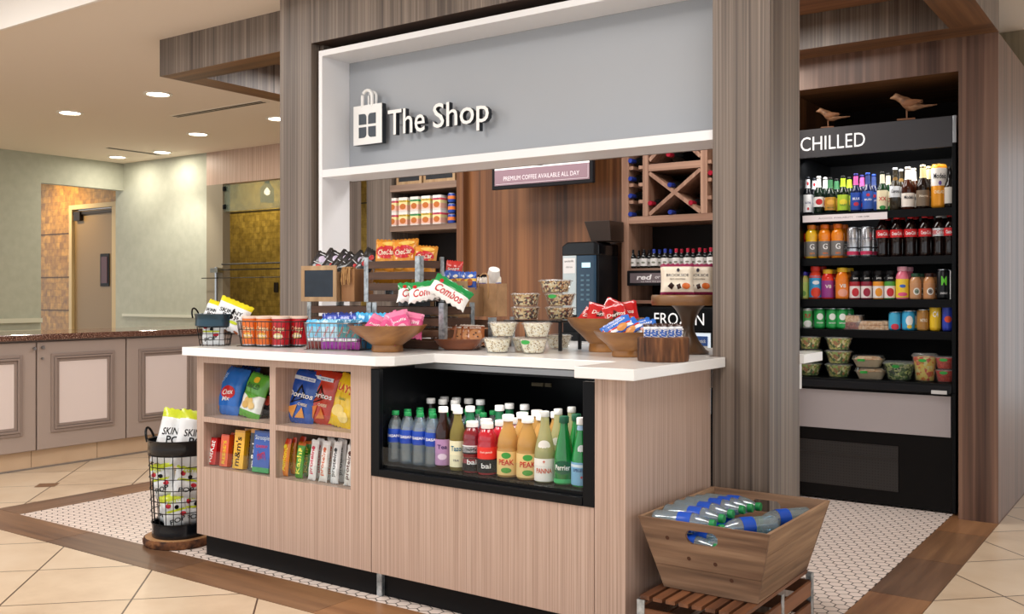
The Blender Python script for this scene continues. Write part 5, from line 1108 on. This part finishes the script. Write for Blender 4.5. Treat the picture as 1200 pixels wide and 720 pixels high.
cg=can('#1f9a48','#2aa653',txt=[('disc',.6,.6,.16,'#eef4ee'),('GINGER',.3,1.3,.07,'#f2f6f0')]); cw=can('#d8dcd8','#4fae5e',txt=[('7UP',.62,1.2,.2,'#c4242c'),('disc',.25,.8,.16,'#f0f2f0')])
lineup([(933.5,can('#8a1420'),'dark red can'),(946,cw,'white and green can'),(960.5,cg,'green can with white disc'),(975,cg,'green can with white disc'),(987,cg,'green can with white disc')],.994,5.82,'the fourth cooler shelf',.075)
lineup([(1048.5,can('#3aa4d0','#45b0d8',sc=.98,hs=.88,txt=[('disc',.2,.7,.16,'#d8364a')]),'light blue can'),(1064.5,can('#2f9ed0','#3aa8d8',sc=1.02,hs=.90,txt=[('disc',.5,.6,.25,'#eef2f4'),('disc',.2,.4,.1,'#f0c83a')]),'blue can with white oval'),(1081.5,can('#b88a4a','#a8783a',sc=.98,txt=[('NITRO',.5,1.2,.15,'#f0e6d4')]),'gold coffee can')],.994,5.82,'the fourth cooler shelf right part',.075)
place(can('#e0b41e','#ecc42a','slim',[('C4',.6,1,.2,'#f4f4f4')],sc=1.05),(gx(1096,5.82),5.82,.994),R(15),'slim yellow can on the fourth cooler shelf')
place(can('#2a3ca8','#2f46b8','slim',[('disc',.45,.7,.12,'#e0502a')]),(gx(1110.5,5.82),5.82,.994),R(15),'slim blue can at the right end of the fourth cooler shelf')
def sandwich(lb,w,h,loc,mbot,mtop):
    t=thing('sandwich_pack',lb,'sandwich pack',loc,R(4))
    MB().slab([(-w/2,0),(w/2,0),(w/2*.96,h*.5),(-w/2*.96,h*.5)],0,.10).build('filling',mbot,t,.004); MB().slab([(-w/2*.96,h*.5),(w/2*.96,h*.5),(w/2*.8,h),(-w/2*.8,h)],0,.10).build('bread',mtop,t,.006)
    MB().box(-w/2-.003,w/2+.003,-.003,.103,-.0005,h+.004).build('wrap',CLEAR2,t); return t
BRD=speck(('#c48a5c','#e0b48c','#efd4b4'),60,.8,.2); HAM=speck(('#5a2018','#8a3a2c','#a85a44'),50,.5,.2)
sandwich('wrapped brownie sandwich pack right of the green cans',.10,.082,(gx(998,5.80),5.80,.994),HAM,BRD)
sandwich('long wrapped sandwich pack in the middle of the fourth cooler shelf',.145,.05,(gx(1021,5.80),5.80,.994),BRD,BRD)
sandwich('short wrapped sandwich pack beside the light blue can',.05,.052,(gx(1036,5.81),5.81,.994),BRD,BRD)
SAL=speck(('#4e6a2c','#a8b858','#dccb7a','#b87a44','#88a044','#efe4aa'),70,.5,.25,2,True,0,.004); SAL2=speck(('#1f3a16','#3e5e24','#6a8440','#a8a878','#b8c070'),80,.5,.25,2,True,0,.004)
FRU=speck(('#e07a2a','#f0c04a','#e8d890','#d8563a','#e8c860'),55,.4,.25,2,True,0,.004); MEL=speck(('#c8281e','#e0402e','#b01c18'),60,.4,.5)
def tub2(lb,content,R1,R0,h,px,z,Y=5.80,sticker=None,seed=0):
    c=cup_tub(lb,content,LIDC,R1,R0,h,(gx(px,Y),Y,z),'deli tubs on the cooler deck',sticker,seed); return c
hb_=.078
for k in range(3):
    w_=['bottom','middle','top'][k]
    tub2(f'salad tub, {w_} of the stack next to the white counter end',SAL,.078,.055,hb_,948,.714+k*(hb_+.001),seed=70+k)
    tub2(f'salad tub, {w_} of the second stack from the left on the cooler deck',SAL,.078,.055,hb_,983,.714+k*(hb_+.001),seed=80+k)
def deli_tray(lb,px,z,fill):
    t=thing('deli_tray',lb,'deli tray',(gx(px,5.80),5.80,z),R(8))
    MB().lathe([(.0001,0),(.062,0),(.082,.042),(.088,.044)],40,fn=lambda r,z,a:r/((abs(math.cos(a))**5+abs(math.sin(a))**5)**.2)*(1.0)).build('tray',mat('#b5a48e',.5),t,smooth=True)
    MB().lathe([(.078,.040),(.06,.058),(.0001,.062)],30).build('food',fill,t,smooth=True)
    MB().lathe([(.088,.045),(.080,.064),(.0001,.066)],40,fn=lambda r,z,a:r/((abs(math.cos(a))**5+abs(math.sin(a))**5)**.2) if r>.01 else r).build('lid',CLEAR2,t,smooth=True)
    p=MB(); p.box(-.05,-.01,-.094,-.088,.034,.048); p.build('sticker',mat('#2f9a3c',.4),t)
deli_tray('sandwich tray with green sticker, lower of two in the cooler',1021,.714,BRD); deli_tray('sandwich tray with green sticker, upper of two in the cooler',1018,.782,BRD)
tub2('round tub of dark green salad with green label on the cooler deck',SAL2,.092,.06,.105,1054,.714,sticker='#2f9a3c',seed=91)
t_=tub2('tall cup of cut mixed fruit with green label on the cooler deck',FRU,.068,.05,.155,1084,.714,sticker='#3fae4a',seed=92)
tub2('small tub of red watermelon, lower of two at the right end',MEL,.058,.042,.07,1108,.714,sticker='#3fae4a',seed=93)
tub2('small tub of red watermelon, upper of two at the right end',MEL,.058,.042,.07,1108,.785,sticker='#3fae4a',seed=94)
# carved birds
def bird(lb,px,z,tl,sc,rz):
    Y=5.74
    t=thing('carved_bird',lb,'bird figurine',(gx(px,Y),Y,z),R(rz))
    st=[(-.062,.098,.002,.003),(-.052,.100,.006,.007),(-.040,.103,.014,.015),(-.026,.094,.016,.018),(-.012,.080,.021,.024),(.008,.068,.025,.029),(.03,.060,.021,.022),(.048,.056,.012,.012),(.07,.055,.007,.006),(.10,.056,.006,.004),(.118,.057,.002,.002)]
    m=MB(); seg=14; vs=[]
    for x,zz,rw,rh in st:
        for k in range(seg): a=2*PI*k/seg; vs.append((x,rw*math.cos(a),zz+tl*x*1.0+rh*math.sin(a)))
    n=len(st); m.add(vs,[(i*seg+k,i*seg+(k+1)%seg,(i+1)*seg+(k+1)%seg,(i+1)*seg+k) for i in range(n-1) for k in range(seg)]+[tuple(range(seg)),tuple(range(n*seg-1,(n-1)*seg-1,-1))])
    m.build('body',wood('#4a2c1a','#8f6243','#c49873','X',60,.6,30),t,smooth=True,ang=70)
    w_=MB()
    for s_ in(-1,1): w_=MB(); w_.lathe([(.0001,-.03),(.010,-.015),(.013,.0),(.009,.02),(.0001,.045)],10); 
    for s_ in(-1,1):
        w_=MB(); w_.M=Matrix.Translation((.016,s_*.021,.070))@Matrix.Rotation(R(82),4,'Y')@Matrix.Scale(.45,4,(0,1,0)); w_.lathe([(.0001,-.034),(.012,-.018),(.016,.0),(.010,.022),(.0001,.05)],12); w_.build('wing',mat('#8a5c3c',.6,var=40),t,smooth=True)
    MB().tube([(.002,0,.045),(.002,0,.006)],.0035).build('post',mat('#8a5c3c',.6),t); MB().box(-.035,.035,-.022,.022,0,.007).build('base',mat('#7d5338',.6,var=20),t,.001)
    t.scale=(sc,sc,sc); return t
bird('small carved wooden bird perched above the header lettering, level tail',970,2.173,.0,1.05,10)
bird('larger carved wooden bird at the right above the header, head bowed',1062,2.173,.0,1.35,10)
# ================================================================ BACK WALL OF THE SHOP
bc=MB().box(-4.34,-3.07,5.06,5.64,.86,.90).build('back_counter',QUARTZ,None,.002); tag(bc,'white back counter carrying the coffee machine','worktop')
bcab=MB().box(-4.34,-3.07,5.10,5.64,0,.86).build('back_counter_cabinet',LAM); tag(bcab,'pale oak cabinet under the back counter','cabinet')
cm=thing('coffee_machine','tall coffee machine with silver left front and dark blue keypad panel','coffee machine',(-3.357,5.37,.902)); cm.scale=(.70,.62,1.03)
MB().box(0,.385,.0,.40,.0,.56).build('housing',mat('#121316',.3),cm,.006)
MB().slab([(-.004,.53),(.389,.53),(.389,.60),(.33,.615),(.05,.615),(-.004,.59)],-.01,.40).build('hood',mat('#0c0d10',.2,coat=.5),cm,.008)
MB().box(.004,.15,-.012,0,.16,.53).build('silver_front',mat('#c9d4d6',.3,.2),cm,.004)
MB().box(.154,.36,-.012,0,.10,.53).build('keypad_panel',mat('#173a52',.2,coat=.5),cm,.004)
MB().box(.21,.30,-.014,-.012,.455,.485).build('display',mat('#b9e0ea',.3,emit='#bfe6f0',es=.6),cm)
for i in range(2):
    for j in range(6): MB().box(.20+i*.06,.232+i*.06,-.0145,-.012,.25+j*.03,.262+j*.03).build('button',mat('#5d7f92',.4),cm)
lb_=MB().box(.012,.138,-.0135,-.012,.42,.515).build('label_card',mat('#f1eeec',.4),cm); p=MB(); lettering(p,'specialtycoffee',.075,.495,.10,.018,lambda x,z:(x,-.0142,z)); lettering(p,'coffee & cocoa',.075,.46,.07,.012,lambda x,z:(x,-.0142,z)); p.build('lettering',mat('#2a2426',.5),lb_)
MB().box(-.002,.387,-.05,0,0,.05).build('drip_tray',mat('#17181a',.35),cm,.004)
hp=MB().poly([(0,0),(.17,0),(.17,.2),(0,.2)],0,.001); hp=MB()
hp.add([(.03,0,0),(.2,0,0),(.2,.2,0),(.03,.2,0),(-.02,-.02,.13),(.2,-.02,.13),(.2,.2,.13),(-.02,.2,.13)],[(0,3,2,1),(4,5,6,7),(0,1,5,4),(1,2,6,5),(2,3,7,6),(3,0,4,7)])
ho=hp.build('hopper_box',mat('#33261f',.35),None,.003); ho.location=(-3.20,5.42,1.538); ho.scale=(.85,.85,1); tag(ho,'dark brown flared box on top of the coffee machine','box')
# hanging coffee sign
cs=thing('coffee_sign','black framed coffee sign with mauve band hanging on the wood wall','sign',(-3.55,5.4,0))
MB().box(-.40,.40,0,.03,1.915,2.36).build('frame',mat('#1b1a1d',.35),cs,.003)
MB().box(-.375,.375,-.002,0,2.045,2.335).build('white_panel',mat('#f2f0f0',.4),cs)
MB().box(-.375,.375,-.002,0,1.94,2.045).build('mauve_band',mat('#927680',.4),cs)
p=MB(); lettering(p,'PREMIUM COFFEE AVAILABLE ALL DAY',0,1.985,.60,.030,lambda x,z:(x,-.003,z)); 
for a_,b_,c_2,d_ in((-.365,.365,1.948,1.950),(.365,.367,1.95,2.04)): p.box(a_,b_,-.0035,-.0028,c_2,d_)
p.build('lettering',mat('#efe6ea',.5),cs)
rg=MB(); 
for r0,r1 in((.108,.112),(.082,.085)):
    seg=40; vs=[]
    for k in range(seg): a=2*PI*k/seg; vs+= [(r0*math.cos(a),-.003,2.165+r0*math.sin(a)),(r1*math.cos(a),-.003,2.165+r1*math.sin(a))]
    rg.add(vs,[(2*k,2*k+1,(2*k+3)%(2*seg),(2*k+2)%(2*seg)) for k in range(seg)])
lettering(rg,'TEA CO',0,2.073,.10,.018,lambda x,z:(x,-.0032,z)); rg.build('round_mark',mat('#3a3438',.5),cs)
for x in(-.3,.3): MB().tube([(x,.015,2.36),(x,.015,2.6),(x,.26,2.6)],.002).build('hanging_wire',STEEL,cs)
# left niche
for z0_,z1_,n_ in((1.985,2.035,1),(1.68,1.722,2)):
    o=MB().box(-5.068,-4.418,5.60,5.94,z0_,z1_).build('niche_shelf',wood('#5b4436','#84695a','#a48a78','X',30,.45,1)); tag(o,['upper','lower'][n_-1]+' wooden shelf in the niche left of the wood wall','shelf','niche shelves')
for i,(xa,xb) in enumerate(((-5.01,-4.76),(-4.74,-4.44))):
    c=chalk_box(['left','right'][i]+' small framed chalkboard box on the top niche shelf',xb-xa,.16,.13,'#23262b'); c.location=(xa,5.61,2.036)
def soup(c,lb): 
    t=carton('soup_cup',lb,.078,.078,.108,bands([(0,'#e8d8d0'),(.10,'#f0b8a0'),(.45,'#f0e2a0'),(.66,c),(.80,'#f4efe8')],.35),[],'soup cup'); p=MB(); disc(p,0,.038,.028,.022,lambda x,z:(x,-.0398,z)); p.build('printed_motif',mat('#c8702e',.4),t); 
    p=MB(); lettering(p,'noodles',0,.082,.06,.014,lambda x,z:(x,-.0398,z)); p.build('lettering',mat('#28303c',.4),t); return t
s1=soup('#e8506a','x'); s2=soup('#4aa85a','x'); s3=soup('#e9c23a','x')
for i,px in enumerate([463.5,475.5,489,502,515.5]):
    for k in range(2):
        for r_ in range(2 if i<5 else 1):
            if r_ and k: continue
            place([s1,s3,s2,s3,s1][i],(gp(px,260,Y=5.66).x,5.66+.09*r_,1.723+.109*k),R(6*(i%2)),f'{["lower","upper"][k]} instant noodle cup{" behind" if r_ else ""}, {ORD[i]} column from left in the niche','instant noodle cups in the niche')
bl=bottle('can',mat('#24429a',.35),mat('#e9e9ec',.4),[(.35,.7,mat('#e9803a',.4))],name='drink_can',hs=.62,sc=.9); 
for o_ in [x for x in bpy.data.objects if x.parent==bl and x.name.startswith('can_body')]: o_.name='tub_body'
bl.name='snack_cup'; bl['category']='snack cup'
for k in range(3): place(bl,(gp(529.5,260,Y=5.65).x,5.65,1.723+.078*k),0,['bottom','middle','top'][k]+' blue snack cup in the stack at the right of the niche','blue snack cups in the niche')
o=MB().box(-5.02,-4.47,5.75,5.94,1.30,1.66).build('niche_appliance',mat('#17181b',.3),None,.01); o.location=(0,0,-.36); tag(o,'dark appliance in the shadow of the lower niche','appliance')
# wine cabinet
WC=wood('#6a4636','#96705a','#b58f78','Z',60,.45,1.2); WCx=wood('#6a4636','#96705a','#b58f78','X',60,.45,1.2)
wcb=thing('wine_cabinet','tall walnut wine cabinet with lattice rack and freezer below','wine cabinet',(-2.73,5.6,0)); OW=2.73
def wb(x0,x1,y0,y1,z0,z1): return MB().box(x0+OW,x1+OW,y0-5.6,y1-5.6,z0,z1)
wb(-3.052,-3.0,5.6,5.94,.0,2.195).build('side_panel',WC,wcb,.001)
for xa,xb in((-2.899,-2.858),(-2.50,-2.455)): wb(xa,xb,5.6,5.94,1.70,2.195).build('divider',WC,wcb,.001)
wb(-3.0,-2.405,5.602,5.94,1.655,1.70).build('rack_bottom',WCx,wcb,.001)
wb(-2.858,-2.50,5.602,5.94,1.985,2.03).build('crossbar',WCx,wcb,.001)
def diag(x0,z0,x1,z1,y0=5.605,y1=5.90):
    d=Vector((x1-x0,0,z1-z0)).normalized(); n=Vector((-d.z,0,d.x))*.012; m=MB(); m.slab([(x0+OW+n.x,z0+n.z),(x1+OW+n.x,z1+n.z),(x1+OW-n.x,z1-n.z),(x0+OW-n.x,z0-n.z)],y0-5.6,y1-5.6); m.build('lattice_board',WC,wcb)
diag(-2.855,1.975,-2.503,1.71); diag(-2.855,1.71,-2.503,1.975,5.606,5.901)
diag(-2.855,2.055,-2.755,2.15); diag(-2.603,2.15,-2.503,2.055)
for z in(1.785,1.895,2.005):
    wb(-3.0,-2.968,5.605,5.90,z,z+.022).build('bottle_rest',WC,wcb); wb(-2.930,-2.899,5.605,5.90,z,z+.022).build('bottle_rest',WC,wcb); wb(-2.455,-2.43,5.605,5.90,z,z+.022).build('bottle_rest',WC,wcb)
def lyingwine(foil): 
    t=bottle('wine',ALB,mat(foil,.25,.5),[(.79,.97,mat(foil,.3,.4))],name='bottle',hs=1.0,sc=1.0); return t
wbl=lyingwine('#2c3f9a'); wrd=lyingwine('#b8243c')
def lw(p,px,py,lb):
    q=gp(px,py,Y=5.62); place(p,(q.x,5.885,q.z),rot=(R(90),0,0),label=lb,group='wine bottles lying in the lattice rack')
for i,py in enumerate([189,210,230,251.5]): lw(wbl,740.5,py,ORD[i]+' lying wine bottle from the top in the left rack column')
lw(wrd,763.5,238.5,'red capped wine bottle in the left cell of the crossed lattice'); lw(wbl,786.5,217,'blue capped wine bottle in the top cell of the crossed lattice')
lw(wrd,811,238,'red capped wine bottle in the right cell of the crossed lattice'); lw(wbl,787,249,'blue capped wine bottle in the bottom cell of the crossed lattice')
lw(wrd,785,181.5,'red capped wine bottle lying above the lattice crossbar'); lw(wrd,834,203,'red capped wine bottle in the right rack column beside the pillar')
wb(-3.0,-2.405,5.62,5.94,1.345,1.367).build('shelf',WCx,wcb,.001)
wsg=thing('wine_sign','black framed red or white wine sign on the shelf edge','sign',(-2.72,5.60,0))
MB().box(-.285,.30,-.012,0,1.255,1.352).build('frame',mat('#151518',.35),wsg,.002)
MB().box(-.262,.28,-.014,-.012,1.272,1.335).build('panel',mat('#6f6266',.5,var=12),wsg)
p=MB()
lettering(p,'red',-.16,1.309,.10,.034,lambda x,z:(x,-.0155,z),0,.25,0,.03); lettering(p,'or',-.065,1.307,.035,.014,lambda x,z:(x,-.0155,z),0,.25); lettering(p,'white',.04,1.309,.13,.036,lambda x,z:(x,-.0155,z),0,.25,0,.03); lettering(p,'we have the perfect pairing',-.06,1.281,.25,.010,lambda x,z:(x,-.0155,z))
p.build('lettering',mat('#f3eeee',.5),wsg)
wv=[(741.5,'#17171a'),(754.5,'#17171a'),(766.5,'#2c3f9a'),(779.5,'#2c3f9a'),(792.5,'#b8243c'),(806,'#b8243c'),(820,'#b8243c'),(833,'#b8243c')]
wp={c:bottle('wine',ALB,mat(c,.3,.3),[(.79,.97,mat(c,.3,.3)),(.12,.52,mat('#e9e6e2',.45))],[('disc',.3,.5,.05,'#8a8a7a')],hs=.60,sc=.70) for c in('#17171a','#2c3f9a','#b8243c')}
for i,(px,c) in enumerate(wv):
    nm={'#17171a':'black','#2c3f9a':'blue','#b8243c':'red'}[c]
    place(wp[c],(gp(px,314,Y=5.66).x,5.66,1.368),R(16),f'{nm} capped wine bottle, {ORD[i]} from left in the front row','wine bottles on the shelf')
    if i<7: place(wp[c],(gp(px+6.5,314,Y=5.74).x,5.74,1.368),R(16),f'{nm} capped wine bottle, {ORD[i]} from left in the second row','wine bottles on the shelf')
# freezer
fr_=thing('freezer','black undercounter freezer with frozen lettering and lit window','freezer',(-2.70,5.6,0))
MB().box(-.29,.29,.02,.34,.02,1.12).build('body',mat('#0f1012',.35),fr_,.004)
MB().box(-.29,.29,0,.02,.975,1.115).build('header_band',mat('#0d0e10',.35),fr_,.003)
p=MB(); lettering(p,'FROZEN',.055,1.045,.34,.075,lambda x,z:(x,-.002,z)); p.build('lettering',mat('#f4f4f4',.4,emit='#ffffff',es=.3),fr_)
MB().box(-.27,.27,-.004,.0,.45,.965).build('glass_door',CLEAR,fr_)
MB().box(-.26,.26,.012,.019,.46,.96).build('lit_interior',mat('#e9eef4',.5,emit='#e6eef8',es=.5),fr_)
wb(-3.0,-2.405,5.61,5.94,1.14,1.16).build('shelf',WCx,wcb)
for i in range(4):
    b=carton('frozen_pack',['first','second','third','fourth'][i]+' frozen snack box from left in the freezer window',.12,.006,.15,bands([(0,'#c22a3a'),(.25,'#efe4d4'),(.6,'#2c5cae')],.4),[('Drumstick',0,.8,.10,.022,'#f4f4f4',0)],'box','frozen snack boxes')
    b.location=(-2.92+i*.135,5.606,.79)
    p=MB(); disc(p,0,.06,.04,.03,lambda x,z:(x,-.0042,z)); p.build('printed_motif',mat('#d89a4a',.4),b)
